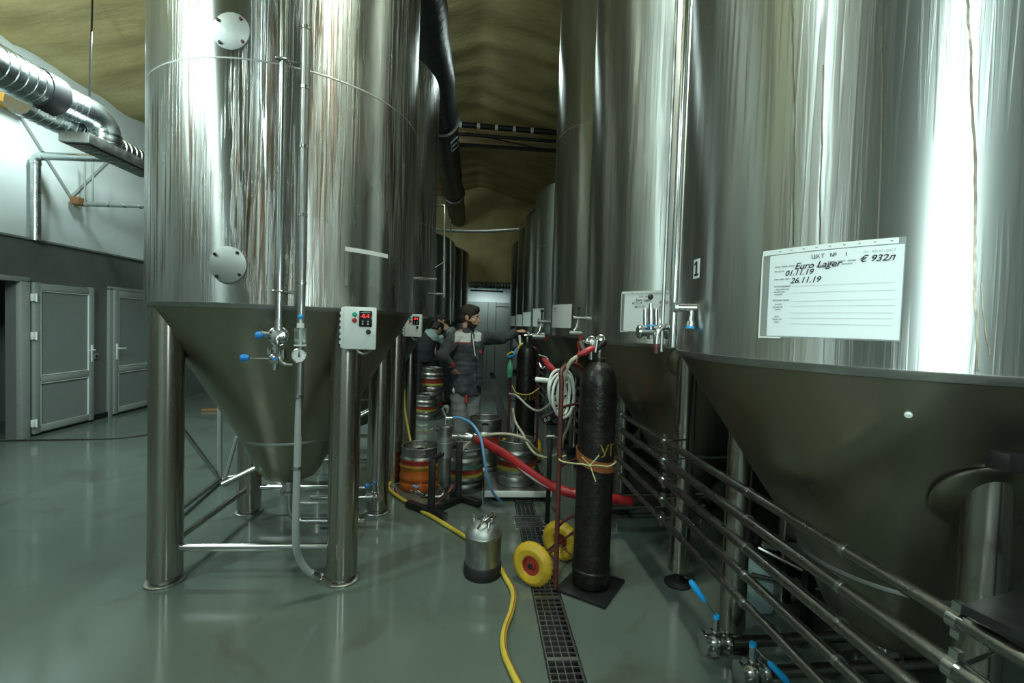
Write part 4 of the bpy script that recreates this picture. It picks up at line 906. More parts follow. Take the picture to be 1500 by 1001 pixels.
# ------------------------------------------------------------------ kegs
def keg(loc, label, bands, R=0.19, H=0.40, body='steel_dull', fit=True, rz=0.0):
    t = thing('beer_keg', label, 'keg', loc, 'beer kegs beside the aisle', rz)
    h = H
    prof = [(R-0.012, 0.0), (R-0.004, 0.012), (R-0.004, 0.07*h/0.4), (R-0.014, 0.085*h/0.4), (R-0.003, 0.105*h/0.4), (R-0.001, 0.13*h/0.4), (R-0.008, 0.145*h/0.4), (R-0.008, 0.21*h/0.4), (R, 0.222*h/0.4), (R, 0.236*h/0.4), (R-0.008, 0.248*h/0.4), (R-0.008, 0.272*h/0.4), (R, 0.288*h/0.4), (R-0.004, 0.305*h/0.4), (R-0.022, 0.33*h/0.4)]
    top = 0.335*h/0.4
    k = MB(); k.lathe(prof, (0, 0, 0), 48, cap0=True); k.build('body', body, t, local=True)
    k = MB(); k.lathe([(R-0.022, top-0.008), (R*0.6, top+0.012), (0.04, top+0.02), (0.0, top+0.02)], (0, 0, 0), 40); k.build('top_dome', body, t, local=True)
    # chime with two hand holes
    k = MB(); n = 48; zc0, zc1 = top-0.012, h
    for j in range(n):
        a0, a1 = 2*PI*j/n, 2*PI*(j+1)/n
        hole = (j % 24) in range(10, 15)
        segs = ((zc0, h-0.045), (h-0.015, zc1)) if hole else ((zc0, zc1),)
        for za, zb_ in segs:
            vs = []
            for rr in (R-0.016, R-0.020):
                for a in (a0, a1):
                    for z in (za, zb_): vs.append((rr*math.cos(a), rr*math.sin(a), z))
            k.add(vs, [(0, 2, 3, 1), (4, 5, 7, 6), (1, 3, 7, 5), (0, 4, 6, 2)])
    k.tube([((R-0.018)*math.cos(2*PI*j/n), (R-0.018)*math.sin(2*PI*j/n), h) for j in range(n)], 0.007, 8, closed=True)
    k.build('chime', body, t, local=True)
    for (z0, z1, m_) in bands:
        zz = [z0*h/0.4, z1*h/0.4]; pr = [(r_+0.0015, z) for r_, z in prof if zz[0] < z < zz[1]]
        def rad(z):
            for (ra, za), (rb_, zb2) in zip(prof[:-1], prof[1:]):
                if za <= z <= zb2: return ra+(rb_-ra)*(z-za)/max(1e-6, zb2-za)
            return R-0.02
        pr = [(rad(zz[0])+0.0015, zz[0])]+pr+[(rad(zz[1])+0.0015, zz[1])]
        k = MB(); k.lathe(pr, (0, 0, 0), 48); k.build('painted_band', m_, t, local=True)
    if fit:
        k = MB(); k.lathe([(0.034, top+0.015), (0.034, top+0.035), (0.026, top+0.038), (0.026, top+0.03), (0.008, top+0.03), (0.008, top+0.035), (0, top+0.036)], (0, 0, 0), 20); k.build('spear_valve', 'rubber', t, local=True)
    return t
keg((-0.48, 4.42, 0), 'orange and red banded keg on the wet floor by the tank leg', [(0.0, 0.20, 'orange'), (0.20, 0.25, 'amber'), (0.25, 0.30, 'red_paint')])
keg((-0.065, 4.40, 0), 'keg with dark green, red and lime bands behind the filter stand', [(0.235, 0.255, 'green_band'), (0.175, 0.215, 'red_paint'), (0.145, 0.175, 'lime')], rz=0.4)
keg((0.43, 4.31, 0.10), 'keg with red and lime bands standing on the platform scale', [(0.175, 0.222, 'red_paint'), (0.145, 0.175, 'lime')], rz=0.8, fit=False)
keg((0.14, 4.79, 0), 'tall dim keg with a red band at the feet of the standing man', [(0.22, 0.29, 'red_paint')], R=0.185, H=0.60)
keg((-0.76, 7.62, 0), 'bottom keg with red and lime bands on the floor left of the man', [(0.175, 0.222, 'red_paint'), (0.145, 0.175, 'lime')])
keg((-0.70, 8.02, 0), 'keg on the floor at the back, hidden under the upper keg', [(0.175, 0.222, 'red_paint')])
keg((-0.70, 8.02, 0.402), 'upper keg with red and lime bands stacked behind the elbow of the man', [(0.145, 0.222, 'red_paint'), (0.11, 0.145, 'lime')])
keg((-1.13, 7.75, 0), 'dim keg on the floor deep in the shadow by the tank leg', [(0.175, 0.222, 'red_paint')])
keg((-1.13, 7.75, 0.405), 'dim top keg stacked in the shadow next to the tank leg', [(0.175, 0.222, 'red_paint'), (0.145, 0.175, 'lime')])
# slim tapping head on the keg on the scale
t = thing('keg_coupler', 'slim steel keg tap standing on the keg on the scale', 'keg tap', (0.43, 4.31, 0.45))
k = MB(); k.tube([(0.43, 4.31, 0.468), (0.43, 4.31, 0.50), (0.43, 4.31, 0.505), (0.43, 4.31, 0.56), (0.43, 4.31, 0.565), (0.43, 4.31, 0.62), (0.43, 4.31, 0.66)], [0.034, 0.030, 0.018, 0.013, 0.011, 0.009, 0.012], 14); k.build('body', 'steel', t)
k = MB(); k.tube([(0.435, 4.30, 0.55), (0.50, 4.26, 0.57)], 0.007, 8); k.build('lever', 'steel', t)
# platform scale
t = thing('platform_scale', 'low white platform scale under a keg in the aisle', 'scale', (0.43, 4.31, 0))
k = MB(); k.box((0.43, 4.31, 0.085), (0.60, 0.52, 0.028), bev=0.005); k.build('platform', 'steel_dull', t)
k = MB(); k.box((0.43, 4.045, 0.070), (0.60, 0.012, 0.055), bev=0.003); k.build('front_lip', 'white_paint', t)
k = MB(); k.box((0.43, 4.31, 0.045), (0.54, 0.46, 0.05)); k.build('base', 'rubber', t, smooth=False)
for sx in (-1, 1):
    for sy in (-1, 1): k = MB(); k.lathe([(0.03, 0), (0.03, 0.01), (0.02, 0.022)], (0.43+sx*0.24, 4.31+sy*0.2, 0), 14, cap0=True, cap1=True); k.build('foot', 'rubber', t)
# readout of the scale hanging by the trolley
t = thing('scale_readout', 'black handheld readout with pale digits hanging beside the coiled hose', 'readout', (0.83, 3.1, 0.9))
p = at(808, 609, 3.2); R_ = Euler((0.2, -0.42, 0.15)).to_matrix()
k = MB(); k.box(p, (0.15, 0.035, 0.055), rot=R_, bev=0.008); k.build('case', 'rubber', t)
k = MB(); k.box(p+R_@Vector((0.07, 0, 0.012)), (0.075, 0.045, 0.045), rot=R_, bev=0.015); k.build('clip', 'tape', t)
vs, fs = text_verts('0.0', 0.04); k = MB(); k.add([p+R_@Vector((v.x-0.068, -0.0185, v.y-0.015)) for v in vs], fs); k.build('digits', 'tape', t, smooth=False)
k = MB(); k.box(p+R_@Vector((0.02, -0.018, 0)), (0.014, 0.003, 0.02), rot=R_); k.build('red_mark', 'red_paint', t, smooth=False)
k = MB(); k.tube(spline([p+R_@Vector((0.1, 0.01, 0.01)), p+Vector((0.13, 0.0, 0.12)), p+Vector((0.16, -0.15, 0.3))], 4), 0.006, 6); k.build('cord', 'rubber', t)

# small pressure keg with a black base
t = thing('small_keg', 'small steel pressure keg with black rubber base in the foreground', 'keg', (0.095, 2.86, 0))
R_ = 0.112
k = MB(); k.lathe([(R_+0.003, 0), (R_+0.005, 0.006), (R_+0.005, 0.075), (R_+0.001, 0.08)], (0.095, 2.86, 0), 48, cap0=True); k.build('base', 'rubber', t)
k = MB(); k.lathe([(R_, 0.07), (R_, 0.245), (R_+0.003, 0.25), (R_+0.003, 0.258), (R_, 0.262)], (0.095, 2.86, 0), 48); k.build('body', 'steel_dull', t)
k = MB(); k.lathe([(R_, 0.262), (R_-0.006, 0.285), (R_-0.025, 0.315), (R_-0.05, 0.335), (R_-0.066, 0.34), (0.0, 0.344)], (0.095, 2.86, 0), 48); k.build('shoulder', 'cover', t)
k = MB(); k.lathe([(0.042, 0.34), (0.042, 0.352), (0.034, 0.356), (0.0, 0.356)], (0.095, 2.86, 0), 24); lid = k.build('lid', 'steel', t)
k = MB(); k.tube(spline([(0.055, 2.77, 0.325), (0.085, 2.765, 0.37), (0.135, 2.80, 0.385), (0.165, 2.85, 0.36)], 5), 0.007, 8); k.build('carry_handle', 'steel', t)
k = MB(); k.tube([(0.095, 2.86, 0.355), (0.11, 2.84, 0.375), (0.125, 2.78, 0.355), (0.118, 2.765, 0.325)], [0.012, 0.012, 0.009, 0.006], 8); k.build('bail_lever', 'galv', lid)
for dx_ in (-0.065, 0.05): k = MB(); k.tube([(0.095+dx_, 2.88, 0.315), (0.095+dx_, 2.88, 0.345), (0.095+dx_, 2.88, 0.347), (0.095+dx_, 2.88, 0.38)], [0.012, 0.012, 0.008, 0.009], 12); k.build('post', 'steel', t)
k = MB(); k.box((0.085, 2.86-R_-0.001, 0.16), (0.001, 0.002, 0.14)); k.build('seam', 'steel_dull', t)

# filter column on a black stand
t = thing('filter_stand', 'steel filter column on a black tube stand in the aisle', 'filter', (-0.2, 3.95, 0))
c = Vector((-0.225, 3.98, 0))
k = MB(); k.lathe([(0.052, 0.17), (0.058, 0.18), (0.058, 0.42)], c, 28, cap0=True); k.build('lower_column', 'steel_dull', t)
k = MB(); k.lathe([(0.066, 0.42), (0.066, 0.53), (0.07, 0.532), (0.07, 0.548), (0.062, 0.55), (0.062, 0.60)], c, 28, cap0=True); k.build('upper_column', 'cover', t)
k = MB(); k.lathe([(0.062, 0.60), (0.062, 0.665), (0.072, 0.67), (0.072, 0.69), (0.05, 0.70), (0.0, 0.705)], c, 28); k.build('head', 'steel_dull', t)
k = MB(); k.tube([c+Vector((0, 0, 0.7)), c+Vector((0, 0, 0.78))], 0.012, 10); k.tube([c+Vector((-0.005, -0.01, 0.78)), c+Vector((-0.03, -0.01, 0.83)), c+Vector((-0.01, -0.01, 0.86)), c+Vector((0.005, -0.01, 0.84))], 0.011, 8); k.tube([c+Vector((0.01, -0.01, 0.80)), c+Vector((0.02, -0.01, 0.85)), c+Vector((0.0, -0.01, 0.865))], 0.009, 8); k.build('top_valve', 'cover', t)
k = MB(); k.tube([c+Vector((-0.065, 0, 0.64)), c+Vector((-0.10, -0.03, 0.665)), c+Vector((-0.13, -0.04, 0.66))], 0.011, 8); k.build('side_tap', 'steel', t)
k = MB(); k.tube([c+Vector((0.0, -0.01, 0.755)), c+Vector((0.07, 0, 0.755))], 0.012, 10); k.build('hose_tail', 'steel', t)
e = at(697, 642, 3.95)
k = MB(); k.tube([c+Vector((0.06, 0, 0.60)), c+Vector((0.10, -0.005, 0.60)), c+Vector((0.102, -0.005, 0.60)), c+Vector((0.125, -0.01, 0.60)), c+Vector((0.127, -0.01, 0.60)), c+Vector((0.16, -0.015, 0.60)), c+Vector((0.162, -0.015, 0.60)), c+Vector((0.19, -0.02, 0.60)), e], [0.02, 0.02, 0.034, 0.034, 0.022, 0.022, 0.034, 0.034, 0.026], 14); k.build('outlet_fitting', 'steel', t)
k = MB(); k.tube(spline([c+Vector((0, 0, 0.18)), c+Vector((0, 0, 0.11)), c+Vector((-0.03, -0.02, 0.075)), c+Vector((-0.12, -0.04, 0.085)), c+Vector((-0.19, -0.06, 0.10))], 4), 0.017, 10); k.build('bottom_pipe', 'steel_dull', t)
for (x0, y0) in ((-0.31, 3.77), (-0.10, 4.02)):
    k = MB(); zt = 0.46 if x0 < -0.2 else 0.53
    k.box((x0, y0, zt/2), (0.055, 0.055, zt), bev=0.004); k.build('upright', 'iron', t)
def bar(a, b, s):
    a, b = Vector(a), Vector(b); q = (b-a).to_track_quat('Y', 'Z').to_matrix(); return MB().box((a+b)/2, (s, (b-a).length, s*0.9), rot=q, bev=0.004)
ff = [(-0.52, 3.93, 0.03), (-0.19, 3.65, 0.03), (0.09, 3.92, 0.03), (-0.16, 4.13, 0.03)]
bar(ff[0], ff[1], 0.06).build('foot_rail', 'iron', t); bar(ff[2], ff[3], 0.06).build('foot_rail', 'iron', t); bar((-0.31, 3.77, 0.032), (-0.10, 4.02, 0.032), 0.055).build('cross_rail', 'iron', t)
bar((-0.31, 3.77, 0.45), (-0.22, 3.97, 0.46), 0.035).build('bracket', 'iron', t); bar((-0.10, 4.02, 0.51), (-0.2, 3.99, 0.49), 0.035).build('bracket', 'iron', t)
d_ = (Vector(ff[1])-Vector(ff[0])).normalized()
k = MB(); k.box(Vector(ff[1])+d_*0.003, (0.045, 0.006, 0.045), rot=d_.to_track_quat('Y', 'Z').to_matrix()); k.build('end_cap', 'steel_dull', t)
# tap on the end of the thin hose beside the orange keg
t = thing('hose_tap', 'small steel tap with a blue handle lying by the orange keg', 'tap', (-0.47, 3.95, 0.05))
k = MB(); a = at(602, 719, 4.0); b = at(622, 725, 3.9); k.tube([a, a+(b-a)*0.3, a+(b-a)*0.35, a+(b-a)*0.6, a+(b-a)*0.65, b], [0.013, 0.013, 0.019, 0.019, 0.013, 0.013], 10); k.tube([a+(b-a)*0.5, a+(b-a)*0.5+Vector((0, 0, 0.04))], 0.007, 8); k.build('body', 'steel', t)
k = MB(); k.tube([a+(b-a)*0.5+Vector((0, 0, 0.045)), a+(b-a)*0.5+Vector((-0.04, 0, 0.06))], [0.008, 0.011], 8); k.build('handle', 'cyan', t)

# ------------------------------------------------------------------ gas cylinders and trolleys
def gas_cylinder(loc, label, text, ta, tz, ts, rz=0.0):
    t = thing('gas_cylinder', label, 'gas cylinder', loc, 'black gas cylinders'); R = 0.1095
    prof = [(0.085, 0.0), (R, 0.012), (R+0.004, 0.02), (R+0.004, 0.10), (R, 0.11), (R, 1.19)]+[(R*math.cos(a)**0.8, 1.19+0.155*math.sin(a)) for a in [i*PI/2/9 for i in range(1, 9)]]+[(0.03, 1.35)]
    prof = [(r, z) for r, z in prof if r >= 0.03]
    k = MB(); k.lathe(prof, (0, 0, 0), 40, cap0=True); k.build('body', 'cyl_paint', t, local=True)
    k = MB(); k.lathe([(0.036, 1.325), (0.036, 1.365), (0.030, 1.37), (0.022, 1.37)], (0, 0, 0), 24, cap1=True); k.build('neck_ring', 'iron', t, local=True)
    k = MB(); k.tube([(0, 0, 1.36), (0, 0, 1.40), (0, 0, 1.402), (0, 0, 1.47)], [0.014, 0.016, 0.02, 0.017], 12); k.build('valve_body', 'steel_dull', t, local=True)
    k = MB(); k.lathe([(R+0.0045, 0.093), (R+0.007, 0.098), (R+0.007, 0.106), (R+0.002, 0.112)], (0, 0, 0), 40); k.build('foot_ring', 'iron', t, local=True)
    vs, fs = text_verts(text, ts, 1.05); k = MB(); k.add(wrap([Vector((v.x, v.y, 0)) for v in vs], (0, 0), R, ta, tz, 0.0012), fs); k.build('lettering', 'yellow_paint', t, local=True, smooth=False)
    return t
C1 = Vector((0.745, 2.70, 0.022))
g1 = gas_cylinder(C1, 'tall black gas cylinder with an orange belt in the foreground', 'УГЛЕ', math.radians(-94), 0.80, 0.10)
# regulator on the near cylinder
def reg(a, b, dy=0): return at(a, b, 2.68+dy)
k = MB(); k.tube([reg(866, 527), reg(866, 512)], 0.016, 12); k.tube([reg(858, 520), reg(850, 500)], [0.012, 0.014], 10); k.tube([reg(872, 516), reg(875, 498)], 0.018, 14); k.tube([reg(853, 499), reg(862, 503)], 0.008, 8)
rg = k.build('regulator', 'steel', g1)
k = MB(); k.tube([reg(846, 521), reg(852, 518), reg(868, 511), reg(871, 510)], [0.010, 0.019, 0.021, 0.014], 14); k.build('red_union', 'red', rg)
k = MB(); k.tube([reg(871, 511), reg(874, 510), reg(886, 501), reg(888, 500)], [0.014, 0.019, 0.019, 0.012], 14); k.build('adjusting_knob', 'rubber', rg)
for a_, b_ in ((866, 499), (880, 497)): k = MB(); k.lathe([(0.0, -0.012), (0.026, -0.012), (0.027, 0.004), (0.022, 0.006), (0, 0.006)], reg(a_, b_, 0.03), 24, axis=(-0.3, -0.9, 0.3)); k.build('gauge', 'steel', rg)
k = MB()
for s in range(5): k.tube([reg(866+s*2.6, 499), reg(868+s*2.6, 506)], 0.0035, 6)
k.build('fins', 'dial', rg)
# belt and wire tie
t = thing('strap', 'orange leather belt slung around the near gas cylinder', 'belt', (C1.x, C1.y, 0.8))
vs = []; fs = []; n = 48
for i in range(n):
    a = 2*PI*i/n; rr = 0.1125; zc = 0.79-0.035*math.cos(a-math.radians(-50))
    for r_, dz_ in ((rr, -0.030), (rr, 0.030), (rr+0.004, 0.030), (rr+0.004, -0.030)): vs.append((C1.x+r_*math.cos(a), C1.y+r_*math.sin(a), zc+dz_))
for i in range(n):
    a, b = i*4, ((i+1) % n)*4
    for q in range(4): fs.append((a+q, b+q, b+(q+1) % 4, a+(q+1) % 4))
MB().add(vs, fs).build('belt', 'belt', t)
t = thing('wire_tie', 'knotted yellow green wire around the belt and red trolley pole', 'wire', (C1.x, C1.y, 0.8))
PB = Vector((0.545, 2.66, 0)); pts = []
for i in range(15): a = math.radians(-178+i*13); pts.append((C1.x+0.122*math.cos(a), C1.y+0.122*math.sin(a), 0.775+0.004*math.sin(i*1.3)))
pts = [PB+Vector((0.02, 0.04, 0.80)), PB+Vector((-0.03, 0.0, 0.795)), PB+Vector((-0.01, -0.035, 0.785)), PB+Vector((0.06, -0.04, 0.776))]+[p for p in pts[3:]]
k = MB(); k.tube(spline(pts, 3), 0.0045, 6); k.build('loop', 'wire', t)
k = MB(); kn = Vector((C1.x-0.06, C1.y-0.112, 0.775)); k.sphere(kn, 0.010, 8); k.tube([kn, kn+Vector((0.045, -0.02, 0.065))], 0.004, 6); k.tube([kn, kn+Vector((0.03, -0.025, -0.085))], 0.004, 6); k.tube([kn, kn+Vector((-0.05, -0.01, 0.05))], 0.004, 6); k.build('knot', 'wire', t)

def trolley(loc, rz, label, lean=0.0):
    t = thing('cylinder_trolley', label, 'trolley', loc, 'red cylinder trolleys', rz)
    k = MB()
    for s in (-1, 1):
        k.tube(spline([(s*0.165, -0.145, 0.02), (s*0.165, -0.14, 0.5), (s*0.16, -0.135, 1.0), (s*0.155, -0.13, 1.24)], 4), 0.0145, 10)
    k.build('frame', 'rust_red', t, local=True)
    k = MB(); k.tube(spline([(-0.155, -0.13, 1.24), (-0.14, -0.12, 1.31), (0, -0.11, 1.34), (0.14, -0.12, 1.31), (0.155, -0.13, 1.24)], 5), 0.0145, 10); k.build('handle', 'rust_red', t, local=True)
    for z in (0.35, 0.72, 1.08): k = MB(); k.tube(spline([(-0.163, -0.14, z), (-0.08, -0.165+0.0, z), (0, -0.172, z), (0.08, -0.165, z), (0.163, -0.14, z)], 4) if False else [(-0.163, -0.135, z), (-0.1, -0.11, z), (0, -0.10, z), (0.1, -0.11, z), (0.163, -0.135, z)], 0.009, 8); k.build('cross_bar', 'rust_red', t, local=True)
    for s in (-1, 1):
        k = MB(); k.tube([(s*0.165, -0.14, 0.26), (s*0.15, 0, 0.13), (s*0.165, -0.14, 0.05)], 0.011, 8); k.build('axle_stay', 'rust_red', t, local=True)
    k = MB(); k.cyl((-0.205, 0, 0.13), (0.205, 0, 0.13), 0.011, n=10); k.build('axle', 'iron', t, local=True)
    k = MB(); k.box((0, -0.30, 0.012), (0.34, 0.31, 0.016), bev=0.003); k.build('base_plate', 'iron', t, local=True)
    for s in (-1, 1):
        e = bpy.data.objects.new('wheel', None)
        k = MB(); R, r = 0.088, 0.042; n, m_ = 48, 14; vs = []; fs = []
        for i in range(n):
            a = 2*PI*i/n
            for j in range(m_):
                b = 2*PI*j/m_; rr = r*(1.0 if abs(math.cos(b)) < 0.6 or math.cos(b) < 0 else 0.97)
                tread = 0.007 if (math.cos(b) > 0.2 and (i+j) % 2) else 0.0
                q = R+(rr+tread)*math.cos(b); vs.append((s*0.19+(rr*0.95)*math.sin(b), q*math.cos(a), 0.13+q*math.sin(a)))
        for i in range(n):
            for j in range(m_): fs.append((i*m_+j, ((i+1) % n)*m_+j, ((i+1) % n)*m_+(j+1) % m_, i*m_+(j+1) % m_))
        k.add(vs, fs); wh = k.build('wheel', 'yellow', t, local=True, angle=25)
        bpy.data.objects.remove(e)
        ax = Vector((s, 0, 0)); c = Vector((s*0.19, 0, 0.13))
        k = MB(); k.lathe([(0.062, -0.022), (0.064, 0.0), (0.062, 0.026), (0.052, 0.028), (0.046, 0.014), (0.026, 0.012), (0.024, 0.026), (0.018, 0.028), (0, 0.028)], c, 28, axis=ax); k.build('rim', 'red_paint', wh, local=True)
        k = MB(); k.lathe([(0.016, 0.026), (0.016, 0.036), (0.010, 0.040), (0, 0.040)], c, 12, axis=ax); k.build('hub', 'iron', wh, local=True)
    return t
trolley((0.507, 2.875, 0.0), math.atan2(0.8, 0.6), 'red trolley with yellow wheels carrying the near gas cylinder')
p = at(769, 600, 5.0); C2 = Vector((p.x, 5.0, 0.022))
gas_cylinder(C2, 'farther black gas cylinder whose valve the man is turning', 'ЛОТА', math.radians(-90)-0.125/0.1095, 0.755, 0.085)
trolley((C2.x, C2.y+0.297, 0), 0, 'second red trolley behind the scale holding the farther cylinder')
t = thing('cylinder_regulator', 'brass and steel regulator with a red wheel on the farther cylinder', 'regulator', (C2.x, C2.y, 1.45))
k = MB(); k.tube([at(768, 492, 4.98), at(797, 489, 4.98)], 0.014, 10); k.tube([at(790, 488, 4.96), at(789, 472, 4.96)], 0.013, 10); k.tube([at(775, 492, 4.98), at(773, 486, 4.98)], 0.02, 10); k.build('body', 'steel', t)
k = MB(); k.lathe([(0, -0.01), (0.028, -0.008), (0.028, 0.008), (0, 0.01)], at(797, 496, 4.97), 18, axis=(0.6, -0.8, 0)); k.build('red_wheel', 'red', t)
k = MB(); k.tube([at(762, 505, 4.93), at(761, 491, 4.93)], 0.014, 10); k.build('white_tube', 'white_paint', t)
# green bottle hung on the far cylinder
p = at(747, 540, 5.05)
t = thing('green_bottle', 'small green plastic bottle hanging beside the farther cylinder', 'bottle', (p.x, 5.05, p.z))
k = MB(); k.lathe([(0.0, -0.10), (0.028, -0.098), (0.032, -0.08), (0.032, 0.03), (0.012, 0.085), (0.012, 0.11)], p, 18); k.build('body', 'green_plastic', t)
k = MB(); k.lathe([(0.014, 0.10), (0.014, 0.125), (0, 0.126)], p, 14); k.build('cap', 'iron', t)
k = MB(); k.tube([p+Vector((0.0, 0, 0.12)), p+Vector((0.03, -0.02, 0.2)), at(756, 508, 5.0)], 0.006, 6); k.build('cord', 'rubber', t)
# blue and yellow leads on the far cylinder
k = MB(); k.tube(spline([at(743, 520, 4.9), at(750, 516, 4.87), at(756, 518, 4.87), at(760, 508, 4.87), at(766, 503, 4.88)], 4), 0.010, 8)
tag(k.build('gas_lead', 'yellow_hose'), 'short yellow hose curving over the shoulder of the farther cylinder', 'hose')
k = MB(); k.tube(spline([at(744, 523, 4.9), at(752, 521, 4.86), at(757, 510, 4.86)], 4), 0.014, 8)
tag(k.build('gas_lead', 'blue'), 'short blue lead beside the farther cylinder, next to the green bottle', 'hose')

# ------------------------------------------------------------------ hoses
def hose(name, m_, pts, r, label, parts=None):
    k = MB(); P = spline(pts, 8); k.tube(P, r, 12); o = k.build(name, m_); tag(o, label, 'hose'); return P, o
P, o = hose('brewing_hose', 'red', [at(694, 641, 3.95), at(712, 650, 3.88), at(740, 666, 3.72), at(770, 688, 3.55), at(800, 708, 3.40), at(835, 722, 3.28), at(880, 728, 3.25), at(925, 735, 3.3)], 0.036, 'thick red hose sloping from the filter column to behind the gas cylinder')
k = MB()
for i in range(22, 34):
    a, b = P[i], P[i+1]; d_ = Vector((-0.25, -0.85, -0.25)).normalized(); u_ = Vector((0, -0.28, 0.9)).normalized()
    t_ = (b-a).normalized(); nrm = (d_-t_*d_.dot(t_)).normalized(); sd = t_.cross(nrm); w_ = 0.010*math.sin(PI*(i-21.5)/13)
    w2 = 0.010*math.sin(PI*(i-20.5)/13)
    k.add([a+nrm*0.0365+sd*w_, a+nrm*0.0365-sd*w_, b+nrm*0.0365-sd*w2, b+nrm*0.0365+sd*w2], [(0, 1, 2, 3)])
k.build('white_stripe', 'tape', o)
k = MB(); k.tube([P[0], P[2]], 0.040, 12); k.build('hose_clamp', 'steel', o)
hose('brewing_hose', 'blue_hose', [at(664, 612, 3.97), at(676, 613, 3.93), at(692, 622, 3.85), at(704, 642, 3.78), at(709, 670, 3.72), at(714, 700, 3.72), at(722, 722, 3.8), at(734, 735, 3.9)], 0.0115, 'thin pale blue hose arching from the filter top to the scale')
hose('brewing_hose', 'cream_hose', [at(672, 672, 4.1), at(682, 654, 4.1), at(700, 641, 4.08), at(725, 636, 4.05), at(750, 637, 4.05), at(770, 644, 4.05), at(782, 656, 4.15), at(790, 664, 4.3)], 0.0125, 'cream hose running over the keg on the scale from the keg behind')
hose('brewing_hose', 'cream_hose', [at(751, 598, 4.3), at(755, 618, 4.28), at(766, 636, 4.1), at(772, 650, 4.05), at(783, 664, 4.0), at(797, 670, 3.9), at(806, 670, 3.8), at(820, 662, 3.6), at(826, 640, 3.4), at(835, 618, 3.2), at(839, 595, 3.05)], 0.011, 'cream hose hanging in a loop from the keg tap to the trolley')
hose('brewing_hose', 'white_hose', [at(790, 520, 3.3), at(788, 535, 3.5), at(770, 583, 4.6), at(746, 577, 4.75), at(757, 582, 4.5), at(775, 596, 4.2), at(789, 602, 3.9), at(802, 595, 3.5), at(816, 580, 3.1), at(826, 570, 2.98)] if False else [at(746, 577, 4.75), at(757, 580, 4.5), at(772, 594, 4.2), at(786, 602, 3.9), at(800, 597, 3.5), at(815, 580, 3.1), at(830, 560, 2.98)], 0.0095, 'white hose sagging between the farther cylinder and the coil')
hose('brewing_hose', 'yellow_hose', [at(750, 565, 4.88), at(757, 576, 4.85), at(775, 578, 4.84), at(790, 569, 4.88)], 0.006, 'thin yellow hose looped below the middle of the farther cylinder')
# coil of white hose hung on the near trolley
pts = []; c0 = at(823, 574, 2.92)
for i in range(125):
    a = i*2*PI/25; s = i/125; rx = 0.062+0.022*math.sin(s*9+1); ry = 0.125+0.025*math.sin(s*7)
    pts.append(c0+Vector((rx*math.cos(a)+0.02*math.sin(s*5), -0.04+0.09*s+0.05*math.cos(a), ry*math.sin(a)-0.02*math.cos(s*4))))
tag(MB().tube(pts, 0.0095, 8).build('hose_coil', 'white_hose'), 'coil of white hose hung beside the near gas cylinder', 'hose')
hose('brewing_hose', 'cream_hose', [at(846, 522, 2.68), at(836, 530, 2.70), at(829, 545, 2.74), at(826, 560, 2.78), at(829, 578, 2.8)], 0.0115, 'cream hose coming down from the red regulator to the coil')
t = thing('taped_handle', 'white taped handle sticking out beside the coiled hose', 'handle', (0.6, 3.0, 1.1))
k = MB(); k.tube([at(785, 556, 3.3), at(806, 558, 3.25)], 0.018, 10); k.build('grip', 'tape', t)
k = MB(); k.tube([at(806, 558, 3.25), at(830, 562, 3.2)], 0.010, 8); k.build('rod', 'iron', t)
t = thing('red_spray_gun', 'red handled steel gun hanging above the coiled hose', 'tool', (0.6, 3.3, 1.2))
k = MB(); k.tube([at(796, 526, 3.9), at(806, 538, 3.8), at(815, 546, 3.7)], [0.02, 0.03, 0.022], 10); k.build('handle', 'red', t)
k = MB(); k.tube(spline([at(789, 520, 3.9), at(800, 524, 3.88), at(803, 532, 3.85), at(795, 540, 3.88), at(790, 532, 3.9)], 4), 0.009, 8); k.build('bracket', 'steel', t)
# valves low behind the trolley
t = thing('gas_manifold', 'small steel manifold with taps between the two trolleys', 'manifold', (0.75, 3.5, 0))
b0 = at(806, 640, 3.6)
k = MB(); k.box((b0.x, 3.6, b0.z/2-0.02), (0.035, 0.035, b0.z), bev=0.004); k.build('post', 'iron', t)
k = MB(); k.tube([at(800, 640, 3.57), at(812, 640, 3.57)], 0.016, 10); k.tube([at(820, 641, 3.57), at(828, 641, 3.57)], 0.016, 10); k.tube([at(812, 641, 3.58), at(822, 641, 3.58)], 0.009, 8); k.build('tap', 'steel', t)
k = MB(); k.tube([at(823, 632, 3.57), at(818, 627, 3.57)], 0.010, 8); k.build('tap_handle', 'cyan', t)
# yellow hose on the floor
YH = [(-0.62, 4.75, 0.02), (-0.74, 4.55, 0.018), (-0.76, 4.36, 0.018), (-0.66, 4.16, 0.018), (-0.47, 3.90, 0.018), (-0.25, 3.63, 0.018), (-0.03, 3.34, 0.018), (0.10, 3.13, 0.018), (0.19, 2.95, 0.018), (0.235, 2.78, 0.018), (0.268, 2.62, 0.018), (0.245, 2.45, 0.018), (0.195, 2.28, 0.018), (0.185, 2.14, 0.018), (0.215, 2.0, 0.018), (0.26, 1.85, 0.018), (0.30, 1.65, 0.018), (0.27, 1.4, 0.018)]
P, o = hose('floor_hose', 'yellow_hose', YH, 0.0165, 'yellow hose snaking over the wet floor past the small keg')
k = MB()
for i in range(16, len(P)-1):
    a, b = P[i], P[i+1]; t_ = (b-a).normalized(); sd = Vector((0.45, 0.0, 0.89)); sd = (sd-t_*sd.dot(t_)).normalized(); q = t_.cross(sd)*0.0022
    k.add([a+sd*0.0168-q, a+sd*0.0168+q, b+sd*0.0168+q, b+sd*0.0168-q], [(0, 1, 2, 3)])
k.build('red_stripe', 'red', o)
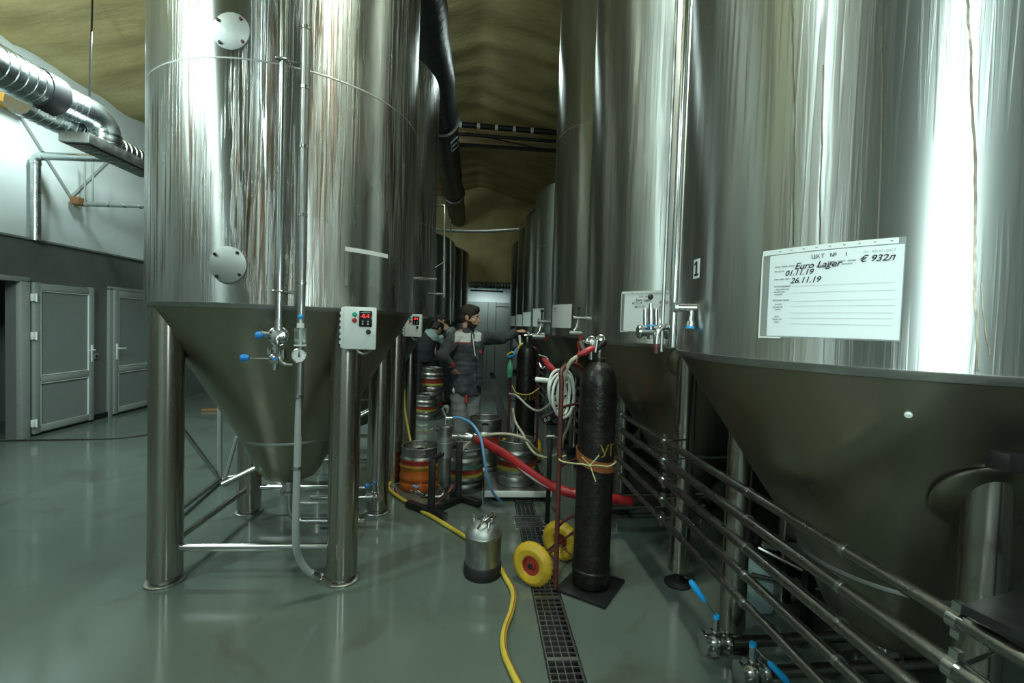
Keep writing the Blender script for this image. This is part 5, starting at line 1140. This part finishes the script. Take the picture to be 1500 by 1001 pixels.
hose('floor_hose', 'yellow_hose', [at(592, 570, 4.75), at(593, 600, 4.75), at(598, 630, 4.72), at(602, 655, 4.65), at(600, 680, 4.66), at(585, 700, 4.68)], 0.012, 'yellow hose hanging down against the leg of the second left tank')
hose('floor_hose', 'pink_hose', [(-0.70, 4.35, 0.012), (-0.60, 4.10, 0.012), (-0.45, 3.93, 0.012), (-0.30, 3.93, 0.012), (-0.22, 4.05, 0.05), (-0.12, 4.12, 0.16), (-0.10, 4.13, 0.3)], 0.009, 'thin dull red hose from the floor up to the filter stand')
t = thing('steel_coupling', 'small round steel coupling on the floor behind the yellow wheel', 'coupling', (0.585, 3.42, 0))
k = MB(); k.lathe([(0.03, 0), (0.044, 0.004), (0.044, 0.03), (0.034, 0.036), (0.034, 0.06), (0.026, 0.064), (0.022, 0.04), (0, 0.04)], (0.585, 3.42, 0), 24, cap0=True); k.build('ring', 'steel', t)
# grey welded frame behind the nearest left tank
t = thing('tube_frame', 'grey welded tube frame on the floor behind the left tank legs', 'frame', (-2.3, 4.5, 0))
A, B_, C_, D_ = at(322, 596, 4.5), at(322, 702, 4.5), at(347, 640, 4.5), at(330, 700, 4.5)
for a, b, r_ in ((A, B_, 0.022), (C_, D_, 0.018)): k = MB(); k.tube([a, b], r_, 8); k.build('post', 'door_white', t)
for a, b in ((at(262, 622, 4.2), B_), (B_, at(262, 748, 3.7)), (at(325, 702, 4.5), at(362, 696, 4.6))): k = MB(); k.tube([a, b], 0.020, 8); k.build('rail', 'steel_dull', t)
for a, b in ((at(362, 696, 4.6), at(480, 697, 5.4)),): k = MB(); k.tube([a, b], 0.016, 8); k.build('rail', 'steel', t)

# ------------------------------------------------------------------ people
def ering(mb, pts, radii, side, n=16):
    """tapered tube with oval sections; radii = (across, front-back)"""
    pts = [Vector(p) for p in pts]; vs = []; fs = []; k = len(pts); side = Vector(side)
    for i, p in enumerate(pts):
        t = (pts[min(i+1, k-1)]-pts[max(i-1, 0)]).normalized(); nx = (side-t*side.dot(t)).normalized(); ny = t.cross(nx); a, b = radii[i] if isinstance(radii[i], (tuple, list)) else (radii[i], radii[i])
        for j in range(n): vs.append(p+nx*(a*math.cos(2*PI*j/n))+ny*(b*math.sin(2*PI*j/n)))
    for i in range(k-1):
        for j in range(n): fs.append((i*n+j, i*n+(j+1) % n, (i+1)*n+(j+1) % n, (i+1)*n+j))
    fs.append(tuple(reversed(range(n)))); fs.append(tuple((k-1)*n+j for j in range(n)))
    mb.add(vs, fs)
def ell(mb, c, ax, r, n=18):
    """ellipsoid; ax = 3 axis vectors, r = 3 radii"""
    s = MB(); s.sphere((0, 0, 0), 1, n); c = Vector(c); mb.add([c+ax[0]*v[0]*r[0]+ax[1]*v[1]*r[1]+ax[2]*v[2]*r[2] for v in s.v], s.f)
def fuse(mb, name, mats, parent, voxel, matfn=None, smooth=3, wr=0.0):
    me = bpy.data.meshes.new(name); me.from_pydata(mb.v, [], mb.f); o = bpy.data.objects.new(name, me); col.objects.link(o)
    bm = bmesh.new(); bm.from_mesh(me); bmesh.ops.recalc_face_normals(bm, faces=bm.faces[:]); bm.to_mesh(me); bm.free()
    r = o.modifiers.new('r', 'REMESH'); r.mode = 'VOXEL'; r.voxel_size = voxel
    s = o.modifiers.new('s', 'SMOOTH'); s.factor = 0.5; s.iterations = smooth
    dg = bpy.context.evaluated_depsgraph_get(); dg.update(); nm = bpy.data.meshes.new_from_object(o.evaluated_get(dg)); nm.name = name
    bpy.data.objects.remove(o); bpy.data.meshes.remove(me)
    if wr:
        for v in nm.vertices:
            q = v.co; v.co = q+v.normal*wr*(noise.noise(q*11)+0.8*noise.noise(Vector((q.x*6, q.y*6, q.z*26))))
    for x in mats: nm.materials.append(M[x])
    nm.update()
    for p in nm.polygons:
        p.use_smooth = True
        if matfn: p.material_index = matfn(p.center, p.normal)
    o = bpy.data.objects.new(name, nm); col.objects.link(o); o.parent = parent; o.location = -wloc(parent); return o
def finger(mb, base, d, up, length, r, curl):
    p = Vector(base); d = Vector(d).normalized(); ax = d.cross(up).normalized(); pts = [p]; rs = [r]
    for i, f in enumerate((0.42, 0.33, 0.25)):
        d = Matrix.Rotation(-curl[i], 3, ax)@d; p = p+d*length*f; pts.append(p); rs.append(r*(0.93-0.1*i))
    mb.tube(pts, rs, 8)
def hand(mb, w, d, up, curl=(0.5, 0.8, 0.6), thumb=1, s=1.0):
    """palm, four unequal fingers and a thumb leaving the side of the palm"""
    w = Vector(w); d = Vector(d).normalized(); up = Vector(up); up = (up-d*up.dot(d)).normalized(); sd = d.cross(up)*thumb
    ering(mb, [w-d*0.02, w+d*0.02*s, w+d*0.055*s, w+d*0.092*s], [(0.026*s, 0.02*s), (0.034*s, 0.017*s), (0.042*s, 0.017*s), (0.040*s, 0.014*s)], sd, 12)
    for i, (o, L, r) in enumerate(((0.029, 0.072, 0.0092), (0.010, 0.08, 0.0096), (-0.010, 0.074, 0.0092), (-0.028, 0.058, 0.0084))):
        finger(mb, w+d*0.085*s+sd*o*s, d+sd*o*1.2, up, L*s, r*s, curl)
    finger(mb, w+d*0.03*s+sd*0.030*s, d*0.7+sd*0.9-up*0.5, up, 0.062*s, 0.0105*s, (0.2, 0.35, 0.3))
def head(mb, c, fw, up, s=1.0):
    fw = Vector(fw).normalized(); up = Vector(up); up = (up-fw*up.dot(fw)).normalized(); lf = up.cross(fw); A = (fw, lf, up); c = Vector(c)
    P = lambda f, l, u: c+(fw*f+lf*l+up*u)*s
    ell(mb, P(-0.012, 0, 0.028), A, (0.096*s, 0.076*s, 0.088*s)); ell(mb, P(0.022, 0, -0.025), A, (0.066*s, 0.062*s, 0.078*s)); ell(mb, P(0.038, 0, -0.078), A, (0.040*s, 0.042*s, 0.030*s))
    ering(mb, [P(0.078, 0, 0.025), P(0.090, 0, 0.005), P(0.108, 0, -0.018), P(0.088, 0, -0.030)], [0.010*s, 0.012*s, 0.014*s, 0.010*s], lf, 10)
    ell(mb, P(0.076, 0, 0.034), A, (0.016*s, 0.052*s, 0.010*s)); ell(mb, P(0.084, 0, -0.052), A, (0.013*s, 0.026*s, 0.007*s)); ell(mb, P(0.082, 0, -0.063), A, (0.013*s, 0.023*s, 0.007*s))
    for q in (-1, 1):
        ell(mb, P(-0.008, q*0.077, -0.004), A, (0.019*s, 0.008*s, 0.032*s)); ell(mb, P(0.052, q*0.042, -0.018), A, (0.024*s, 0.02*s, 0.02*s))
    ering(mb, [P(-0.03, 0, -0.05), P(-0.035, 0, -0.11), P(-0.05, 0, -0.18)], [(0.056*s, 0.056*s), (0.054*s, 0.056*s), (0.066*s, 0.062*s)], lf, 14)
    return P, A
def hair(P, A, parent, s, name='hair', full=1.0, m_='hair'):
    mb = MB(); ell(mb, P(-0.022, 0, 0.052), A, (0.100*s, 0.083*s, 0.078*s)); ell(mb, P(-0.055, 0, 0.0), A, (0.066*s, 0.076*s, 0.085*s)); ell(mb, P(0.046, 0.0, 0.088), A, (0.045*s, 0.058*s, 0.032*s)); ell(mb, P(0.01, 0, 0.11), A, (0.075*s, 0.06*s, 0.028*s))
    for q in (-1, 1): ell(mb, P(0.012, q*0.070, 0.030), A, (0.020*s, 0.010*s, 0.045*s))
    return fuse(mb, name, [m_], parent, 0.008*s, None, 1, 0.006*s)
def eyes(P, A, parent, s):
    for q in (-1, 1):
        mb = MB(); ell(mb, P(0.066, q*0.031, 0.012), A, (0.012*s, 0.013*s, 0.010*s), 10); o = mb.build('eye', 'dial', parent)
        mb = MB(); ell(mb, P(0.0765, q*0.0325, 0.012), A, (0.003*s, 0.006*s, 0.006*s), 8); mb.build('iris', 'ink', o)

# the standing man at the gas cylinder
Y = 5.2
root = at(683, 702, Y); man = thing('person', 'man in charcoal work jacket with light yoke reaching for the cylinder valve', 'person', (root.x, Y, 0))
TF = Vector((0.50, -0.866, 0)); TL = Vector((0.866, 0.50, 0)); UP = Vector((0, 0, 1))
hc = at(688, 466, Y-0.03); HF = Vector((0.965, -0.22, -0.14))
RS, RE, RW = at(664, 500, Y-0.10), at(647, 521, Y-0.30), at(662, 540, Y-0.22)
LSh, LE, LW_ = at(710, 496, Y+0.08), at(738, 495, Y-0.10), at(757, 487, Y-0.13)
pel = at(681, 562, Y); che = at(686, 512, Y); nk = at(681, 487, Y+0.01)
RK, RA = at(674, 634, Y-0.08), at(672, 695, Y-0.04)
LK, LA = at(692, 634, Y+0.03), at(694, 694, Y+0.08)
b = MB(); P, A = head(b, hc, HF, UP, 1.11)
ering(b, [pel-UP*0.06, pel+UP*0.06, (pel+che)/2, che, nk-UP*0.02, nk+UP*0.05], [(0.15, 0.10), (0.155, 0.105), (0.15, 0.10), (0.17, 0.11), (0.11, 0.08), (0.055, 0.055)], TL)
for pts, rr in (([RS, RE, RW], [0.05, 0.042, 0.03]), ([LSh, LE, LW_], [0.05, 0.042, 0.03]), ([pel-TL*0.08, RK, Vector((RA.x, RA.y, 0.08))], [0.085, 0.06, 0.045]), ([pel+TL*0.09, LK, Vector((LA.x, LA.y, 0.08))], [0.085, 0.06, 0.045])): ering(b, pts, rr, TL)
ering(b, [nk-UP*0.03, RS], [0.07, 0.05], TF); ering(b, [nk-UP*0.03, LSh], [0.07, 0.05], TF)
for a_ in (RA, LA): ering(b, [Vector((a_.x, a_.y, 0.06))-TF*0.05, Vector((a_.x, a_.y, 0.04))+TF*0.14], [(0.04, 0.04), (0.04, 0.03)], TL)
hand(b, LW_, at(772, 484, Y-0.10)-LW_, (0.1, -0.3, 1), (0.55, 1.0, 0.8), -1, 1.0)
hand(b, RW, at(668, 548, Y-0.16)-RW, (-0.5, -0.8, 0.2), (0.3, 0.5, 0.4), 1, 1.0)
jawc = P(0.05, 0, -0.075)
def body_m(c, n):
    r = c-hc; f, u, l = r.dot(A[0]), r.dot(A[2]), r.dot(A[1])
    if -0.115 < u < -0.035 and f > 0.0 and not (f > 0.085 and u > -0.055): return 1 if (u < -0.058 or (abs(l) > 0.03 and f < 0.055)) else 0
    return 0
body = fuse(b, 'body', ['skin', 'hair'], man, 0.0085, body_m, 2)
hair(P, A, man, 1.11); eyes(P, A, man, 1.11)
j = MB(); hem = at(681, 578, Y)
ering(j, [hem-UP*0.005, hem+UP*0.10, pel+UP*0.10, (pel+che)/2+UP*0.04, che, che+UP*0.09, nk-UP*0.015, nk+UP*0.025], [(0.185, 0.135), (0.19, 0.14), (0.18, 0.135), (0.185, 0.135), (0.20, 0.14), (0.185, 0.125), (0.10, 0.09), (0.085, 0.085)], TL, 24)
ering(j, [nk-UP*0.03, RS], [0.075, 0.08], TF); ering(j, [nk-UP*0.03, LSh], [0.075, 0.08], TF)
ering(j, [RS, RS.lerp(RE, 0.5), RE, RE.lerp(RW, 0.5), RW], [0.082, 0.078, 0.072, 0.062, 0.052], TF); ell(j, RS, (TF, TL, UP), (0.088, 0.085, 0.085)); ell(j, RE, (TF, TL, UP), (0.074, 0.074, 0.074))
ering(j, [LSh, LSh.lerp(LE, 0.5), LE, LE.lerp(LW_, 0.5), LW_+(LW_-LE)*0.02], [0.082, 0.076, 0.066, 0.055, 0.044], TF); ell(j, LSh, (TF, TL, UP), (0.084, 0.085, 0.082))
fA, fB = at(700, 500, Y-0.12), at(704, 566, Y-0.08)
ering(j, [fA, fA.lerp(fB, 0.5)+TL*0.01, fB], [(0.035, 0.018), (0.045, 0.018), (0.045, 0.016)], TL)
yz0, yz1 = at(676, 501, Y-0.12).z, 1.60
xs0, xs1, xo0, xo1 = at(666, 500, Y-0.12).x, at(689, 500, Y-0.12).x, at(695, 495, Y-0.12).x, at(705, 495, Y-0.12).x
def jack_m(c, n):
    if c.y < Y+0.02 and c.z > yz0-0.012 and c.z < 1.515:
        if xs0 < c.x < xs1-(1.50-c.z)*(-0.0) and c.z < 1.49+0.1*(c.x-xs0):
            return 1 if c.z > yz0 else 2
        if xo0 < c.x < xo1 and c.z > yz0+0.01: return 1
    return 0
fuse(j, 'jacket', ['jacket', 'jacket_light', 'jacket_red'], man, 0.012, jack_m, 2, 0.013)
c = MB(); ering(c, [nk-UP*0.02, nk+UP*0.04, nk+UP*0.10-A[0]*0.012], [(0.10, 0.095), (0.092, 0.088), (0.088, 0.083)], TL, 20); fuse(c, 'collar', ['jacket'], man, 0.009, None, 2)
t_ = MB()
ering(t_, [pel+UP*0.03, pel-UP*0.08], [(0.165, 0.12), (0.165, 0.125)], TL, 20)
ering(t_, [pel-TL*0.08-UP*0.05, RK, Vector((RA.x, RA.y, 0.06))], [0.105, 0.088, 0.08], TL); ering(t_, [pel+TL*0.09-UP*0.05, LK, Vector((LA.x, LA.y, 0.06))], [0.105, 0.088, 0.08], TL)
fuse(t_, 'trousers', ['trouser'], man, 0.014, None, 3, 0.008)
for a_ in (RA, LA):
    s_ = MB(); ering(s_, [Vector((a_.x, a_.y, 0.05))-TF*0.07, Vector((a_.x, a_.y, 0.05)), Vector((a_.x, a_.y, 0.045))+TF*0.12, Vector((a_.x, a_.y, 0.03))+TF*0.18], [(0.045, 0.048), (0.052, 0.05), (0.052, 0.042), (0.04, 0.028)], TL); fuse(s_, 'boot', ['rubber'], man, 0.01, None, 2)
for a, b_, rr in ((at(683, 579, Y-0.15), at(683, 590, Y-0.15), 0.014), (at(703, 513, Y-0.16), at(704, 518, Y-0.16), 0.014), (at(661, 533, Y-0.30), at(664, 538, Y-0.28), 0.02)):
    k = MB(); ering(k, [a, b_], [(rr, 0.006), (rr, 0.006)], (1, 0, 0), 8); k.build('red_tab', 'jacket_red', man)
k = MB(); k.tube([at(692, 490, Y-0.12), at(694, 505, Y-0.155), at(696, 522, Y-0.165)], 0.006, 6); k.build('lanyard', 'tape', man)
k = MB(); p = at(666, 572, Y-0.13); ell(k, p, (TL, TF, UP), (0.03, 0.01, 0.035), 10); k.build('pocket_rag', 'tape', man)

# worker in profile behind him
Y = 9.14; root = at(650, 600, Y); w2 = thing('person', 'dark haired worker in sage grey top seen in profile behind the man', 'person', (root.x, Y, 0))
hc2 = at(648, 470.5, Y); b = MB(); P, A = head(b, hc2, (-0.93, -0.2, -0.25), UP, 1.0); sx = root.x+0.07
ering(b, [(sx, Y, 0.85), (sx, Y, 1.1), (sx+0.02, Y, 1.35), (sx, Y, 1.5)], [(0.15, 0.12), (0.15, 0.12), (0.19, 0.12), (0.06, 0.06)], (0.3, 1, 0))
for dy in (-0.1, 0.1): ering(b, [(sx, Y+dy, 0.9), (sx, Y+dy, 0.5), (sx+0.02, Y+dy, 0.05)], [0.09, 0.065, 0.05], (1, 0, 0)); ering(b, [(sx+0.05, Y+dy, 0.04), (sx-0.14, Y+dy, 0.035)], [(0.045, 0.035), (0.045, 0.03)], (0, 1, 0))
for q in (-1, 1):
    ering(b, [(sx+0.02, Y+q*0.19, 1.38), (sx+0.02, Y+q*0.22, 1.12), (sx-0.16, Y+q*0.16, 0.98)], [0.05, 0.042, 0.032], (1, 0, 0)); hand(b, (sx-0.17, Y+q*0.16, 0.975), (-1, 0, -0.2), (0, 0, 1), (0.4, 0.6, 0.4), q)
fuse(b, 'body', ['skin'], w2, 0.014, None, 3); hair(P, A, w2, 1.0); eyes(P, A, w2, 1.0)
j = MB(); ering(j, [(sx, Y, 0.88), (sx, Y, 1.1), (sx+0.02, Y, 1.34), (sx+0.02, Y, 1.45), (sx, Y, 1.50)], [(0.18, 0.14), (0.18, 0.14), (0.21, 0.14), (0.15, 0.11), (0.08, 0.08)], (0.3, 1, 0), 20)
for q in (-1, 1): ering(j, [(sx+0.02, Y+q*0.19, 1.38), (sx+0.02, Y+q*0.22, 1.12), (sx-0.15, Y+q*0.16, 0.985)], [0.075, 0.066, 0.052], (1, 0, 0)); ell(j, (sx+0.02, Y+q*0.18, 1.39), (Vector((1, 0, 0)), Vector((0, 1, 0)), UP), (0.08, 0.08, 0.075))
fuse(j, 'overalls', ['sage', 'navy_cloth'], w2, 0.014, lambda c, n: 1 if (c.x < sx-0.05 and c.z < 1.47) or c.z < 1.15 else 0, 3, 0.006)
t_ = MB()
for dy in (-0.1, 0.1): ering(t_, [(sx, Y+dy*0.8, 0.95), (sx, Y+dy, 0.5), (sx+0.02, Y+dy, 0.08)], [0.12, 0.09, 0.08], (1, 0, 0))
for dy in (-0.1, 0.1):
    s_ = MB(); ering(s_, [(sx+0.09, Y+dy, 0.06), (sx+0.02, Y+dy, 0.07), (sx-0.10, Y+dy, 0.05), (sx-0.17, Y+dy, 0.035)], [(0.05, 0.055), (0.06, 0.065), (0.055, 0.045), (0.042, 0.03)], (0, 1, 0)); fuse(s_, 'boot', ['rubber'], w2, 0.014, None, 2)
fuse(t_, 'trousers', ['navy_cloth'], w2, 0.018, None, 3)
# worker bending with his back turned
Y = 8.42; root = at(622, 600, Y); w3 = thing('person', 'worker in dark jacket with pale teal shoulders bending by the control box', 'person', (root.x, Y, 0)); rx = root.x
S0 = at(631, 486, Y); hc3 = at(641, 482, Y+0.22); b = MB(); P, A = head(b, hc3, (0.55, 0.6, -0.6), (0.35, 0.35, 1), 1.0)
bk = [(rx-0.02, Y, 0.88), (rx-0.02, Y-0.02, 1.10), (rx+0.0, Y+0.02, 1.28), (S0.x, Y+0.06, S0.z-0.05), (hc3.x-0.03, Y+0.16, hc3.z-0.10)]
ering(b, bk, [(0.14, 0.11), (0.15, 0.11), (0.17, 0.12), (0.15, 0.10), (0.055, 0.055)], (1, -0.3, 0))
for q in (-1, 1):
    ering(b, [(rx+q*0.09, Y, 0.9), (rx+q*0.1, Y+0.03, 0.5), (rx+q*0.1, Y, 0.06)], [0.085, 0.06, 0.045], (1, 0, 0)); ering(b, [(rx+q*0.1, Y-0.06, 0.04), (rx+q*0.1, Y+0.16, 0.035)], [(0.042, 0.035), (0.042, 0.03)], (1, 0, 0))
    ering(b, [(S0.x+q*0.16, Y+0.06, S0.z-0.08), (S0.x+q*0.20, Y+0.14, 1.08), (S0.x+q*0.14, Y+0.36, 0.98)], [0.05, 0.042, 0.03], (0, 1, 0)); hand(b, (S0.x+q*0.14, Y+0.36, 0.98), (-q*0.1, 1, -0.1), (0, 0, 1), (0.4, 0.6, 0.4), -q)
fuse(b, 'body', ['skin'], w3, 0.014, None, 3); hair(P, A, w3, 1.02)
j = MB(); ering(j, bk[:4]+[(S0.x+0.01, Y+0.10, S0.z-0.01)], [(0.18, 0.15), (0.18, 0.145), (0.205, 0.15), (0.17, 0.125), (0.10, 0.09)], (1, -0.3, 0), 20)
for q in (-1, 1): ering(j, [(S0.x+q*0.15, Y+0.06, S0.z-0.08), (S0.x+q*0.20, Y+0.14, 1.08), (S0.x+q*0.145, Y+0.34, 0.985)], [0.08, 0.07, 0.055], (0, 1, 0))
zt_ = S0.z-0.10
fuse(j, 'jacket', ['navy_cloth', 'teal_cloth'], w3, 0.014, lambda c, n: 1 if c.z > zt_+0.5*(S0.x-0.03-c.x) and c.z > zt_-0.9*(c.x-S0.x) else 0, 3, 0.006)
t_ = MB()
for q in (-1, 1): ering(t_, [(rx+q*0.075, Y, 0.95), (rx+q*0.1, Y+0.03, 0.5), (rx+q*0.1, Y, 0.07)], [0.12, 0.09, 0.08], (1, 0, 0))
for q in (-1, 1):
    s_ = MB(); ering(s_, [(rx+q*0.1, Y-0.09, 0.06), (rx+q*0.1, Y, 0.07), (rx+q*0.1, Y+0.12, 0.05), (rx+q*0.1, Y+0.19, 0.035)], [(0.05, 0.055), (0.058, 0.065), (0.055, 0.045), (0.042, 0.03)], (1, 0, 0)); fuse(s_, 'boot', ['rubber'], w3, 0.014, None, 2)
fuse(t_, 'trousers', ['navy_cloth'], w3, 0.018, None, 3)
